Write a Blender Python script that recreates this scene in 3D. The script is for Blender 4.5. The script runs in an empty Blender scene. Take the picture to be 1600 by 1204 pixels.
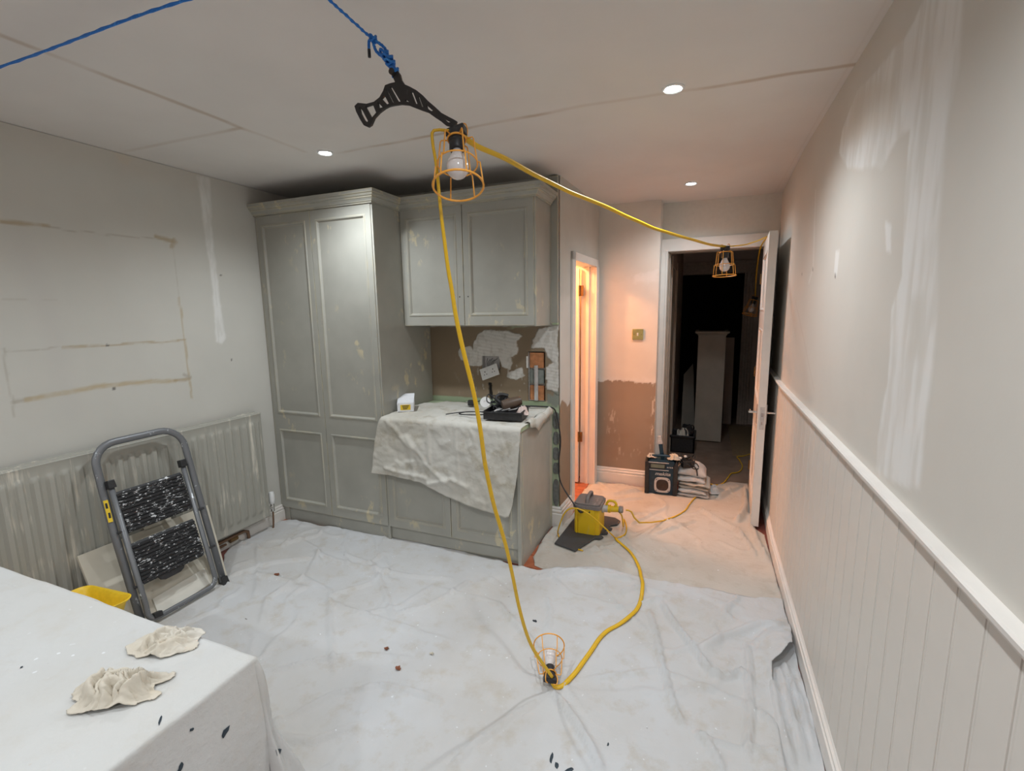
import bpy, bmesh, math, random
import numpy as np
from mathutils import Vector, Matrix, Quaternion
from mathutils.geometry import tessellate_polygon

S = bpy.context.scene
COL = S.collection

# ------------------------------------------------------------------ camera, light, exposure
cd = bpy.data.cameras.new('camera'); cam = bpy.data.objects.new('camera', cd); COL.objects.link(cam)
cd.sensor_fit = 'HORIZONTAL'; cd.sensor_width = 36.0; cd.lens = 36.0 * 743.58 / 1600.0
cd.clip_start = 0.02; cd.clip_end = 60
R0 = Matrix(((0.92634, 0.04378, -0.37415), (0.37639, -0.14760, 0.91463), (-0.01519, -0.98808, -0.15321)))
rx, uy, fw = R0.col[0], -R0.col[1], R0.col[2]
M = Matrix(((rx[0], uy[0], -fw[0], 0), (rx[1], uy[1], -fw[1], 0), (rx[2], uy[2], -fw[2], 1.572), (0, 0, 0, 1)))
cam.matrix_world = M
S.camera = cam
S.view_settings.view_transform = 'Standard'
S.view_settings.look = 'None'
S.view_settings.exposure = 0.0
S.view_settings.gamma = 1.0
S.view_settings.use_curve_mapping = False
W = bpy.data.worlds.new('night'); S.world = W; W.use_nodes = True
W.node_tree.nodes['Background'].inputs[0].default_value = (0.5, 0.55, 0.65, 1)
W.node_tree.nodes['Background'].inputs[1].default_value = 0.02

COOL = (0.90, 0.96, 1.0)
LIGHTS = [(-2.0, 2.21, 13.5), (-0.17, 2.19, 13.5), (-0.15, 3.80, 7.5), (-2.0, 0.55, 11), (-0.17, 0.55, 13), (-2.0, -1.1, 18), (-0.17, -1.1, 18)]
WARM_W = 72

def lamp(name, kind, loc, power, color, rot=None, **kw):
    d = bpy.data.lights.new(name, kind); d.energy = power; d.color = color
    for k, v in kw.items(): setattr(d, k, v)
    o = bpy.data.objects.new(name, d); COL.objects.link(o); o.location = loc
    if rot: o.rotation_euler = rot
    return o
CEIL = 2.458
for i, (x, y, p) in enumerate(LIGHTS):
    lamp('downlight_beam', 'SPOT', (x, y, CEIL - 0.02), p * 4.0, COOL, spot_size=math.radians(150), spot_blend=0.9, shadow_soft_size=0.035)
lamp('warm_bulb_light', 'POINT', (-1.55, 3.80, 2.24), WARM_W, (1.0, 0.42, 0.17), shadow_soft_size=0.05)

# ------------------------------------------------------------------ noise helpers (numpy)
def _hash(i, j, seed):
    n = (i.astype(np.int64) * 374761393 + j.astype(np.int64) * 668265263 + seed * 974711) & 0x7fffffff
    n = ((n ^ (n >> 13)) * 1274126177) & 0x7fffffff
    return ((n ^ (n >> 16)) & 0xffff) / 65535.0
def vnoise(u, v, s, seed=0):
    u = np.asarray(u, float) / s; v = np.asarray(v, float) / s
    i = np.floor(u); j = np.floor(v); a = u - i; b = v - j
    a = a * a * (3 - 2 * a); b = b * b * (3 - 2 * b)
    h = lambda p, q: _hash(i + p, j + q, seed)
    return (h(0, 0) * (1 - a) + h(1, 0) * a) * (1 - b) + (h(0, 1) * (1 - a) + h(1, 1) * a) * b
def fbm(u, v, s, seed=0, o=4):
    r = 0; a = 0.5; t = 0
    for k in range(o):
        r = r + a * vnoise(u, v, s / 2 ** k, seed + 17 * k); t += a; a *= 0.5
    return r / t
def sst(a, b, x):
    t = np.clip((x - a) / (b - a), 0, 1); return t * t * (3 - 2 * t)
def dpoly(u, v, pts):
    d = np.full(np.shape(u), 1e9); w = np.zeros(np.shape(u)); n = len(pts) - 1
    for k in range(n):
        ax, ay = pts[k][0], pts[k][1]; bx, by = pts[k + 1][0], pts[k + 1][1]
        dx, dy = bx - ax, by - ay; L = dx * dx + dy * dy + 1e-12
        t = np.clip(((u - ax) * dx + (v - ay) * dy) / L, 0, 1)
        e = np.hypot(u - ax - t * dx, v - ay - t * dy)
        m = e < d; w = np.where(m, (k + t) / n, w); d = np.where(m, e, d)
    return d, w
def inpoly(u, v, pts):
    c = np.zeros(np.shape(u), bool); n = len(pts); j = n - 1
    for i in range(n):
        xi, yi = pts[i][0], pts[i][1]; xj, yj = pts[j][0], pts[j][1]
        if yi != yj:
            c ^= ((yi > v) != (yj > v)) & (u < (xj - xi) * (v - yi) / (yj - yi) + xi)
        j = i
    return c
def soft(u, v, pts, w):
    d, _ = dpoly(u, v, list(pts) + [pts[0]])
    s = np.where(inpoly(u, v, pts), d, -d)
    return sst(-w, w, s)

# ------------------------------------------------------------------ mesh builder
ORG = {}
class MB:
    def __init__(s): s.v = []; s.f = []
    def add(s, vs, fs):
        b = len(s.v); s.v += [tuple(p) for p in vs]; s.f += [tuple(b + i for i in q) for q in fs]; return s
    def box(s, x0, x1, y0, y1, z0, z1):
        vs = [(x, y, z) for z in (z0, z1) for y in (y0, y1) for x in (x0, x1)]
        return s.add(vs, [(0, 2, 3, 1), (4, 5, 7, 6), (0, 1, 5, 4), (2, 6, 7, 3), (0, 4, 6, 2), (1, 3, 7, 5)])
    def mbox(s, m, x0, x1, y0, y1, z0, z1):
        k = len(s.v); s.box(x0, x1, y0, y1, z0, z1)
        s.v[k:] = [tuple(m @ Vector(p)) for p in s.v[k:]]; return s
    def tube(s, pts, r, n=8, closed=False, cap=True, flat=None):
        P = [Vector(p) for p in pts]; N = len(P)
        T = []
        for i in range(N):
            a = P[(i - 1) % N] if (closed or i > 0) else P[i]; b = P[(i + 1) % N] if (closed or i < N - 1) else P[i]
            t = (b - a); T.append(t.normalized() if t.length > 1e-9 else Vector((0, 0, 1)))
        u = T[0].orthogonal().normalized()
        if flat is not None and len(flat) == 3: u = (Vector(flat[2]) - T[0] * T[0].dot(Vector(flat[2]))).normalized()
        vs = []
        for i in range(N):
            u = (u - T[i] * T[i].dot(u)); u = u.normalized() if u.length > 1e-6 else T[i].orthogonal().normalized()
            w = T[i].cross(u)
            rr = r[i] if isinstance(r, (list, tuple)) else r
            ru, rw = (flat[0], flat[1]) if flat else (rr, rr)
            if isinstance(rw, (list, tuple)): rw = float(np.interp(i / max(1, N - 1), np.linspace(0, 1, len(rw)), rw))
            for k in range(n):
                a = 2 * math.pi * k / n
                vs.append(P[i] + u * (math.cos(a) * ru) + w * (math.sin(a) * rw))
        fs = []
        for i in range(N if closed else N - 1):
            j = (i + 1) % N
            for k in range(n):
                l = (k + 1) % n; fs.append((i * n + k, i * n + l, j * n + l, j * n + k))
        if cap and not closed:
            fs.append(tuple(range(n - 1, -1, -1))); fs.append(tuple((N - 1) * n + k for k in range(n)))
        return s.add(vs, fs)
    def lathe(s, prof, n=20, m=None, cap=True):
        vs = []; m = m or Matrix()
        for (r, z) in prof:
            for k in range(n):
                a = 2 * math.pi * k / n; vs.append(m @ Vector((r * math.cos(a), r * math.sin(a), z)))
        fs = []
        for i in range(len(prof) - 1):
            for k in range(n):
                l = (k + 1) % n; fs.append((i * n + k, i * n + l, (i + 1) * n + l, (i + 1) * n + k))
        if cap: fs.append(tuple(range(n - 1, -1, -1))); fs.append(tuple((len(prof) - 1) * n + k for k in range(n)))
        return s.add(vs, fs)
    def prism(s, loops, fn, h0, h1):
        # loops: outer + holes (2D); fn(x, y, h) -> 3D
        tris = tessellate_polygon([[Vector((p[0], p[1], 0)) for p in L] for L in loops])
        flat = [p for L in loops for p in L]; n = len(flat)
        vs = [fn(p[0], p[1], h0) for p in flat] + [fn(p[0], p[1], h1) for p in flat]
        fs = [tuple(t) for t in tris] + [tuple(n + i for i in reversed(t)) for t in tris]
        b = 0
        for L in loops:
            k = len(L)
            for i in range(k): j = (i + 1) % k; fs.append((b + i, b + j, n + b + j, n + b + i))
            b += k
        return s.add(vs, fs)
    def sweep(s, path, prof, z0=0.0, closed_prof=True):
        # path: 2D (x,y); prof: (out, z); out is to the right-hand side of the travel direction; mitred
        n = len(path); P = [Vector((p[0], p[1])) for p in path]; offs = []
        for i in range(n):
            ns = []
            if i > 0: d = (P[i] - P[i - 1]).normalized(); ns.append(Vector((d.y, -d.x)))
            if i < n - 1: d = (P[i + 1] - P[i]).normalized(); ns.append(Vector((d.y, -d.x)))
            if len(ns) == 2: q = ns[0] + ns[1]; q = q / (q.dot(ns[0])) ; offs.append(q)
            else: offs.append(ns[0])
        k = len(prof); vs = []
        for i in range(n):
            for (o, z) in prof: vs.append((P[i].x + offs[i].x * o, P[i].y + offs[i].y * o, z0 + z))
        fs = []
        for i in range(n - 1):
            for a in range(k):
                b = (a + 1) % k; fs.append((i * k + a, i * k + b, (i + 1) * k + b, (i + 1) * k + a))
        fs.append(tuple(range(k))); fs.append(tuple((n - 1) * k + a for a in reversed(range(k))))
        return s.add(vs, fs)
    def build(s, name, m, parent=None, smooth=False, bevel=0.0, label=None, angle=None, solid=0.0, sub=0):
        me = bpy.data.meshes.new(name)
        o = bpy.data.objects.new(name, me); COL.objects.link(o)
        org = Vector((0, 0, 0))
        if parent is not None: org = ORG.get(parent.name, org)
        me.from_pydata([tuple(Vector(p) - org) for p in s.v], [], s.f)
        bm = bmesh.new(); bm.from_mesh(me); bmesh.ops.recalc_face_normals(bm, faces=bm.faces); bm.to_mesh(me); bm.free()
        if m: me.materials.append(m)
        if smooth or angle:
            for p in me.polygons: p.use_smooth = True
            if angle: me.set_sharp_from_angle(angle=math.radians(angle))
        if solid:
            md = o.modifiers.new('thick', 'SOLIDIFY'); md.thickness = solid; md.offset = -1
        if bevel:
            md = o.modifiers.new('bevel', 'BEVEL'); md.width = bevel; md.segments = 2; md.limit_method = 'ANGLE'; md.angle_limit = math.radians(40)
        if sub:
            md = o.modifiers.new('sub', 'SUBSURF'); md.levels = sub; md.render_levels = sub
        if parent is not None: o.parent = parent; ORG[o.name] = org
        if label: o['label'] = label
        return o

def tag(o, label, cat, group=None):
    o['label'] = label; o['category'] = cat
    if group: o['group'] = group
    return o
def thing(name, loc, label, cat, group=None):
    o = bpy.data.objects.new(name, None); o.empty_display_size = 0.05; COL.objects.link(o); o.location = loc
    ORG[o.name] = Vector(loc); return tag(o, label, cat, group)
def structure(o): o['kind'] = 'structure'; return o
def copy_tree(o, parent=None):
    c = o.copy(); COL.objects.link(c)
    if parent is not None: c.parent = parent
    for ch in list(o.children): copy_tree(ch, c)
    return c

def smooth_path(pts, k=6):
    P = [Vector(p) for p in pts]; out = []
    for i in range(len(P) - 1):
        p0 = P[max(i - 1, 0)]; p1 = P[i]; p2 = P[i + 1]; p3 = P[min(i + 2, len(P) - 1)]
        for j in range(k):
            t = j / k
            out.append(0.5 * ((2 * p1) + (p2 - p0) * t + (2 * p0 - 5 * p1 + 4 * p2 - p3) * t * t + (3 * p1 - p0 - 3 * p2 + p3) * t ** 3))
    out.append(P[-1]); return out

# ------------------------------------------------------------------ materials
class NB:
    def __init__(s, name):
        s.m = bpy.data.materials.new(name); s.m.use_nodes = True
        s.t = s.m.node_tree; s.b = s.t.nodes['Principled BSDF']; s._co = None
    def n(s, k, **kw):
        x = s.t.nodes.new(k)
        for a, b in kw.items(): setattr(x, a, b)
        return x
    def l(s, a, b): s.t.links.new(a, b)
    def co(s, scale=(1, 1, 1)):
        if s._co is None: s._co = s.n('ShaderNodeTexCoord').outputs['Object']
        if tuple(scale) == (1, 1, 1): return s._co
        mp = s.n('ShaderNodeMapping'); mp.inputs['Scale'].default_value = scale; s.l(s._co, mp.inputs[0]); return mp.outputs[0]
    def noise(s, sc, det=4, rough=0.55, scale=(1, 1, 1)):
        x = s.n('ShaderNodeTexNoise'); x.inputs['Scale'].default_value = sc; x.inputs['Detail'].default_value = det; x.inputs['Roughness'].default_value = rough
        s.l(s.co(scale), x.inputs['Vector']); return x.outputs['Fac']
    def ramp(s, f, a, b, lo=0.0, hi=1.0):
        x = s.n('ShaderNodeMapRange'); x.inputs[1].default_value = a; x.inputs[2].default_value = b; x.inputs[3].default_value = lo; x.inputs[4].default_value = hi
        s.l(f, x.inputs[0]); return x.outputs[0]
    def math(s, op, a, b):
        x = s.n('ShaderNodeMath', operation=op)
        for i, q in enumerate((a, b)):
            if isinstance(q, (int, float)): x.inputs[i].default_value = q
            else: s.l(q, x.inputs[i])
        return x.outputs[0]
    def mix(s, f, a, b, mode='MIX'):
        x = s.n('ShaderNodeMix', data_type='RGBA', blend_type=mode)
        if isinstance(f, (int, float)): x.inputs[0].default_value = f
        else: s.l(f, x.inputs[0])
        for i, q in ((6, a), (7, b)):
            if isinstance(q, tuple): x.inputs[i].default_value = (*q[:3], 1)
            else: s.l(q, x.inputs[i])
        return x.outputs[2]
    def bump(s, h, st, dist=0.002):
        x = s.n('ShaderNodeBump'); x.inputs['Strength'].default_value = st; x.inputs['Distance'].default_value = dist
        s.l(h, x.inputs['Height']); s.l(x.outputs[0], s.b.inputs['Normal'])
    def done(s, col, rough, metal=0.0, spec=None):
        if isinstance(col, tuple): s.b.inputs['Base Color'].default_value = (*col[:3], 1)
        else: s.l(col, s.b.inputs['Base Color'])
        if isinstance(rough, (int, float)): s.b.inputs['Roughness'].default_value = rough
        else: s.l(rough, s.b.inputs['Roughness'])
        s.b.inputs['Metallic'].default_value = metal
        if spec is not None: s.b.inputs['Specular IOR Level'].default_value = spec
        return s.m
def plain(name, c, rough=0.5, metal=0.0, var=0.12, sc=30, bump=0.05):
    b = NB(name); f = b.noise(sc, 3)
    col = b.mix(b.ramp(f, 0.3, 0.7), tuple(x * (1 - var) for x in c), tuple(min(1, x * (1 + var)) for x in c))
    if bump: b.bump(f, bump)
    return b.done(col, rough, metal)
def tinted(name, rough=0.6, bump=0.12, sc=60, amt=0.05, spec=0.3):
    # albedo comes from the surface's own paint map (attribute 'tint'), with fine brush grain on top
    b = NB(name); a = b.n('ShaderNodeAttribute', attribute_name='tint'); f = b.noise(sc, 4); g = b.noise(3, 3)
    c = b.mix(1.0, a.outputs['Color'], b.mix(b.ramp(g, 0.3, 0.7), (1 - amt,) * 3, (1, 1, 1)), 'MULTIPLY')
    b.bump(f, bump, 0.002); return b.done(c, rough, 0, spec)
def emissive(name, c, st):
    b = NB(name); b.b.inputs['Emission Color'].default_value = (*c, 1); b.b.inputs['Emission Strength'].default_value = st
    return b.done(c, 0.5)

def cabinet_paint():
    b = NB('sanded_grey_paint'); base = (0.385, 0.378, 0.335); cream = (0.66, 0.58, 0.38)
    lo = b.noise(2.3, 2); hi = b.noise(13, 5, 0.6, (1, 1, 0.55)); fine = b.noise(90, 3)
    patch = b.math('MULTIPLY', b.ramp(lo, 0.53, 0.61), b.ramp(hi, 0.58, 0.64))
    bv = b.n('ShaderNodeBevel', samples=4); bv.inputs['Radius'].default_value = 0.007
    ge = b.n('ShaderNodeNewGeometry'); dt = b.n('ShaderNodeVectorMath', operation='DOT_PRODUCT')
    b.l(bv.outputs[0], dt.inputs[0]); b.l(ge.outputs['Normal'], dt.inputs[1])
    edge = b.math('MULTIPLY', b.ramp(dt.outputs['Value'], 0.985, 0.90), b.ramp(b.noise(7, 4), 0.40, 0.55))
    f = b.math('MAXIMUM', b.math('MULTIPLY', patch, 0.75), b.math('MULTIPLY', edge, 0.85))
    c = b.mix(f, b.mix(b.ramp(b.noise(5, 3), 0.3, 0.7), tuple(x * 0.93 for x in base), tuple(x * 1.06 for x in base)), cream)
    b.bump(fine, 0.06); return b.done(c, b.ramp(hi, 0.3, 0.7, 0.31, 0.46))
def cloth_mat(name, c, stain=(0.60, 0.54, 0.44), amt=0.5, spots=True):
    b = NB(name)
    n1 = b.noise(1.6, 4); n2 = b.noise(9, 5, 0.65); n3 = b.noise(45, 4)
    col = b.mix(b.ramp(n1, 0.40, 0.66, 0, min(1, amt * 1.25)), c, tuple(0.55 * p + 0.45 * q for p, q in zip(c, stain)))
    col = b.mix(b.ramp(n2, 0.52, 0.72, 0, amt * 0.8), col, stain)
    if spots:
        for sc, th, cc, k in ((26, 0.11, (0.80, 0.82, 0.84), 0.8), (9, 0.045, (0.16, 0.14, 0.13), 0.85), (17, 0.05, (0.55, 0.47, 0.38), 0.8)):
            v = b.n('ShaderNodeTexVoronoi'); v.inputs['Scale'].default_value = sc; v.inputs['Randomness'].default_value = 1.0
            mp = b.n('ShaderNodeVectorMath', operation='ADD'); b.l(b.co(), mp.inputs[0])
            ns = b.n('ShaderNodeTexNoise'); ns.inputs['Scale'].default_value = sc * 2.2; b.l(b.co(), ns.inputs['Vector'])
            sv = b.n('ShaderNodeVectorMath', operation='SCALE'); sv.inputs['Scale'].default_value = 0.5 / sc; b.l(ns.outputs['Color'], sv.inputs[0]); b.l(sv.outputs[0], mp.inputs[1])
            b.l(mp.outputs[0], v.inputs['Vector'])
            gate = b.ramp(b.noise(sc * 0.31, 2), 0.52, 0.6)
            col = b.mix(b.math('MULTIPLY', b.math('MULTIPLY', b.ramp(v.outputs['Distance'], th, th * 0.7), gate), k), col, cc)
    w = b.n('ShaderNodeTexWave'); w.inputs['Scale'].default_value = 260; b.l(b.co(), w.inputs['Vector'])
    h = b.math('ADD', b.math('MULTIPLY', n3, 1.0), b.math('MULTIPLY', n2, 2.5))
    b.bump(h, 0.40, 0.004); return b.done(col, 0.85, 0, 0.15)
def spatter(name, base, c2, sc=60, stretch=(1, 1, 1), lo=0.58, hi=0.64, rough=0.5, metal=0.0):
    b = NB(name); n = b.noise(sc, 5, 0.7, stretch); g = b.noise(sc * 0.22, 2)
    f = b.ramp(b.math('ADD', n, b.math('MULTIPLY', b.math('SUBTRACT', g, 0.5), 0.45)), lo, hi)
    b.bump(n, 0.1); return b.done(b.mix(f, base, c2), rough, metal)

MT = dict(
    cabinet=cabinet_paint(),
    wall=tinted('wall_emulsion', 0.62), ceiling=tinted('ceiling_emulsion', 0.7), plaster=tinted('patched_plaster', 0.75, 0.3, 90, 0.10),
    gloss=plain('white_satin_wood', (0.79, 0.75, 0.705), 0.42, var=0.04, sc=8, bump=0.03),
    board=plain('panelling_paint', (0.72, 0.68, 0.625), 0.45, var=0.03, sc=6, bump=0.03),
    sheet=cloth_mat('dust_sheet_cotton', (0.605, 0.61, 0.62), (0.49, 0.44, 0.37), 0.75),
    sheet2=cloth_mat('dust_sheet_cream', (0.58, 0.55, 0.50), (0.44, 0.39, 0.32), 0.7),
    table_sheet=cloth_mat('table_sheet_cotton', (0.60, 0.605, 0.60), (0.52, 0.48, 0.41), 0.45),
    rag=cloth_mat('rag_cotton', (0.66, 0.625, 0.56), (0.55, 0.45, 0.30), 0.6, False),
    counter_sheet=cloth_mat('counter_sheet_cotton', (0.63, 0.615, 0.565), (0.42, 0.375, 0.285), 1.0),
    rad=spatter('radiator_enamel', (0.385, 0.375, 0.33), (0.66, 0.62, 0.53), 26, (1, 1, 0.06), 0.58, 0.72, 0.36),
    red_floor=plain('red_quarry', (0.20, 0.06, 0.045), 0.45, var=0.25, sc=12),
    grout=plain('tile_grout', (0.50, 0.42, 0.34), 0.9, var=0.15, sc=40),
    tile=plain('terracotta_tile', (0.42, 0.13, 0.06), 0.4, var=0.22, sc=14),
    hall_floor=plain('hall_laminate', (0.27, 0.19, 0.145), 0.5, var=0.2, sc=6),
    black=plain('black_plastic', (0.022, 0.022, 0.024), 0.45, var=0.3, sc=50),
    iron=spatter('black_cast_iron', (0.028, 0.026, 0.025), (0.09, 0.085, 0.08), 40, lo=0.62, hi=0.8, rough=0.5),
    rope=spatter('blue_polyrope', (0.012, 0.17, 0.60), (0.05, 0.34, 0.85), 160, rough=0.45),
    cable=spatter('yellow_cable_sheath', (0.76, 0.46, 0.015), (0.60, 0.37, 0.05), 18, lo=0.55, hi=0.75, rough=0.4),
    cage=plain('orange_plastic', (0.95, 0.42, 0.06), 0.4, var=0.08),
    bulb=plain('pearl_bulb_glass', (0.74, 0.70, 0.69), 0.18, var=0.02, bump=0),
    yellow=spatter('yellow_casing', (0.80, 0.52, 0.010), (0.62, 0.47, 0.14), 20, (1, 1, 0.3), 0.62, 0.74, 0.45),
    tub=plain('yellow_tub_plastic', (0.85, 0.56, 0.02), 0.4, var=0.08),
    greylid=spatter('grey_lid_plastic', (0.22, 0.19, 0.18), (0.42, 0.37, 0.33), 25, (1, 0.2, 1), 0.55, 0.72, 0.55),
    slate=spatter('dark_rubber', (0.062, 0.064, 0.068), (0.25, 0.25, 0.25), 40, lo=0.72, hi=0.8, rough=0.6),
    tubegrey=spatter('grey_steel_tube', (0.17, 0.175, 0.185), (0.66, 0.70, 0.72), 42, (1, 1, 0.5), 0.66, 0.72, 0.4, 0.25),
    tread=spatter('spattered_tread', (0.016, 0.016, 0.018), (0.70, 0.71, 0.72), 120, (1, 0.45, 1), 0.595, 0.635, 0.55),
    cream=plain('cream_board', (0.63, 0.58, 0.48), 0.55, var=0.06, sc=5),
    paleboard=plain('pale_board', (0.74, 0.71, 0.63), 0.5, var=0.05, sc=6),
    navy=spatter('teal_casing', (0.006, 0.034, 0.062), (0.015, 0.075, 0.115), 25, lo=0.5, hi=0.8, rough=0.4),
    silver=plain('silver_plastic', (0.55, 0.53, 0.52), 0.35, var=0.15),
    chrome=plain('polished_chrome', (0.75, 0.74, 0.72), 0.18, 1.0, var=0.05, bump=0),
    brass=plain('brass_plate', (0.55, 0.50, 0.20), 0.3, 0.8, var=0.08, bump=0),
    bronze=plain('bronze_hinge', (0.20, 0.12, 0.05), 0.4, 0.6),
    white=plain('white_plastic', (0.80, 0.80, 0.79), 0.35, var=0.03, bump=0),
    card=plain('white_card', (0.78, 0.79, 0.82), 0.6, var=0.04),
    green=plain('pale_green_board', (0.36, 0.43, 0.28), 0.7, var=0.15, sc=18),
    brick=plain('orange_brick', (0.50, 0.21, 0.09), 0.85, var=0.2, sc=40, bump=0.3),
    greybrick=plain('grey_mortar', (0.22, 0.24, 0.22), 0.85, var=0.2, sc=40, bump=0.3),
    adhesive=plain('grey_adhesive', (0.17, 0.175, 0.165), 0.9, var=0.3, sc=30, bump=0.3),
    filler=plain('white_filler', (0.78, 0.76, 0.72), 0.8, var=0.06, sc=30, bump=0.2),
    darkwood=plain('dark_joinery', (0.42, 0.36, 0.30), 0.6, var=0.12, sc=10),
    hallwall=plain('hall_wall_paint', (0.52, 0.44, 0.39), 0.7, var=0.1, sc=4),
    darkgrey=plain('dark_grey_paint', (0.42, 0.385, 0.33), 0.55, var=0.08, sc=6),
    pipe=plain('old_copper_pipe', (0.22, 0.13, 0.08), 0.45, 0.4),
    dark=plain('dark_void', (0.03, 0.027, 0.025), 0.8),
    leaf=plain('brown_paint_flake', (0.22, 0.075, 0.035), 0.7, var=0.3),
    pink=plain('pinkish_tissue', (0.74, 0.60, 0.55), 0.85, var=0.08),
    warmwhite=plain('pantry_paint', (0.74, 0.63, 0.44), 0.6, var=0.03),
    sticker=plain('yellow_sticker', (0.80, 0.55, 0.03), 0.5, var=0.05),
    lens=emissive('downlight_lens', (0.9, 0.96, 1.0), 30.0),
    warm=emissive('lit_bulb', (1.0, 0.55, 0.2), 12.0),
    paint=plain('dark_green_paint', (0.02, 0.035, 0.05), 0.5),
)

# ================================================================== STRUCTURE
def painted(name, us, vs, fn, colfn, m, hole=None, parent=None):
    us = np.array(sorted(set(np.round(us, 4)))); vs = np.array(sorted(set(np.round(vs, 4))))
    U, V = np.meshgrid(us, vs, indexing='ij'); col, disp = colfn(U, V)
    X, Y, Z = fn(U, V, disp)
    nu, nv = U.shape
    pts = np.stack([X, Y, Z], -1).reshape(-1, 3)
    idx = np.arange(nu * nv).reshape(nu, nv)
    q = np.stack([idx[:-1, :-1], idx[1:, :-1], idx[1:, 1:], idx[:-1, 1:]], -1).reshape(-1, 4)
    if hole is not None:
        uc = (0.25 * (U[:-1, :-1] + U[1:, :-1] + U[1:, 1:] + U[:-1, 1:])).ravel(); vc = (0.25 * (V[:-1, :-1] + V[1:, :-1] + V[1:, 1:] + V[:-1, 1:])).ravel()
        q = q[~hole(uc, vc)]
    me = bpy.data.meshes.new(name); o = bpy.data.objects.new(name, me); COL.objects.link(o)
    me.from_pydata(pts.tolist(), [], q.tolist())
    at = me.attributes.new('tint', 'FLOAT_COLOR', 'POINT')
    at.data.foreach_set('color', np.concatenate([col.reshape(-1, 3), np.ones((nu * nv, 1))], 1).astype(np.float32).ravel())
    me.materials.append(m); me.polygons.foreach_set('use_smooth', np.ones(len(q), bool)); me.update()
    if parent is not None: o.parent = parent
    return structure(o) if parent is None else o
def base(U, c): return np.ones(U.shape + (1,)) * np.array(c)
def lay(col, mask, c): return col * (1 - mask[..., None]) + np.array(c) * mask[..., None]
WALLC = (0.62, 0.605, 0.555)
rng = lambda a, b, s: list(np.arange(a, b + 1e-6, s))

# ---- left wall
def left_col(U, V):
    c = base(U, WALLC); d = np.zeros(U.shape)
    ju = U + 0.02 * (fbm(U, V, 0.08, 5) - 0.5); jv = V + 0.02 * (fbm(U, V, 0.08, 9) - 0.5)
    tan = (0.45, 0.36, 0.235); grey = (0.43, 0.39, 0.33)
    sm, _ = dpoly(U, V, [(1.279,1.924),(1.311,1.719),(1.349,1.438),(1.359,1.110)])
    c = lay(c, 0.22 * sst(0.09, 0.0, sm), (0.55, 0.52, 0.50))
    for pts, w, k, cc in (([(1.214,2.015),(1.350,2.016),(1.386,2.016)], 0.012, .8, tan), ([(1.374,2.017),(1.529,2.012),(1.736,2.018),(1.889,2.031)], 0.005, .6, grey),
                          ([(1.883,2.037),(1.950,2.028),(1.994,2.019)], 0.016, .8, tan), ([(1.987,2.029),(1.967,1.986)], 0.016, .7, tan),
                          ([(1.973,1.971),(1.976,1.687)], 0.004, .35, grey), ([(1.976,1.687),(1.979,1.313),(1.985,1.060)], 0.008, .8, (0.50, 0.42, 0.29)),
                          ([(1.147,1.426),(1.373,1.427)], 0.005, .6, grey), ([(1.373,1.427),(1.570,1.429),(1.984,1.425)], 0.008, .8, tan),
                          ([(1.148,1.189),(1.207,1.197)], 0.012, .75, grey), ([(1.195,1.193),(1.345,1.205),(1.604,1.207),(1.897,1.187)], 0.017, .9, (0.52, 0.43, 0.29)), ([(1.897,1.187),(1.987,1.183)], 0.012, .8, tan),
                          ([(1.148,1.438),(1.148,1.274),(1.144,1.122)], 0.006, .5, grey), ([(1.168,1.667),(1.378,1.665)], 0.004, .35, grey),
                          ([(1.951,1.216),(1.988,1.191)], .012, .7, grey)):
        e, t = dpoly(ju, jv, pts); c = lay(c, k * sst(w, w * 0.4, e) * (0.55 + 0.45 * sst(.3, .6, fbm(U, V, .05, 3))), cc)
    f = soft(ju, jv, [(2.178,2.445),(2.262,2.445),(2.242,2.161),(2.239,1.878),(2.246,1.630),(2.249,1.417),(2.223,1.389),(2.184,1.408),(2.197,1.671),(2.196,1.956),(2.185,2.153),(2.183,2.346)], 0.008)
    inner = sst(.35, .6, fbm(U * 6, V, .1, 21))
    c = lay(c, f * (0.55 + 0.4 * inner), (0.80, 0.79, 0.76)); d += f * 0.0012 * (0.5 + inner)
    g = soft(ju, jv, [(1.722,2.445),(1.768,2.471),(1.808,2.436),(1.784,2.403),(1.742,2.411)], 0.008); c = lay(c, .6 * g, (0.66, 0.60, 0.50))
    band = sst(2.30, 2.40, V); c = lay(c, 0.25 * band, (0.62, 0.55, 0.47))
    for p in [(1.563,1.426),(1.564,1.188),(2.266,1.839),(2.280,1.276)]:
        h = np.hypot(U - p[0], V - p[1]); c = lay(c, sst(0.008, 0.005, h) * (0.9), (0.10, 0.09, 0.08)); d -= 0.004 * sst(0.006, 0.003, h)
    return c, d
wall_left = painted('wall_left', rng(-2.2, 0.8, 0.2) + rng(0.8, 2.62, 0.008) + [3.2], rng(0, 1.0, 0.1) + rng(1.0, 2.458, 0.008),
                    lambda U, V, d: (-3.0 + d, U, V), left_col, MT['wall'])
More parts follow.
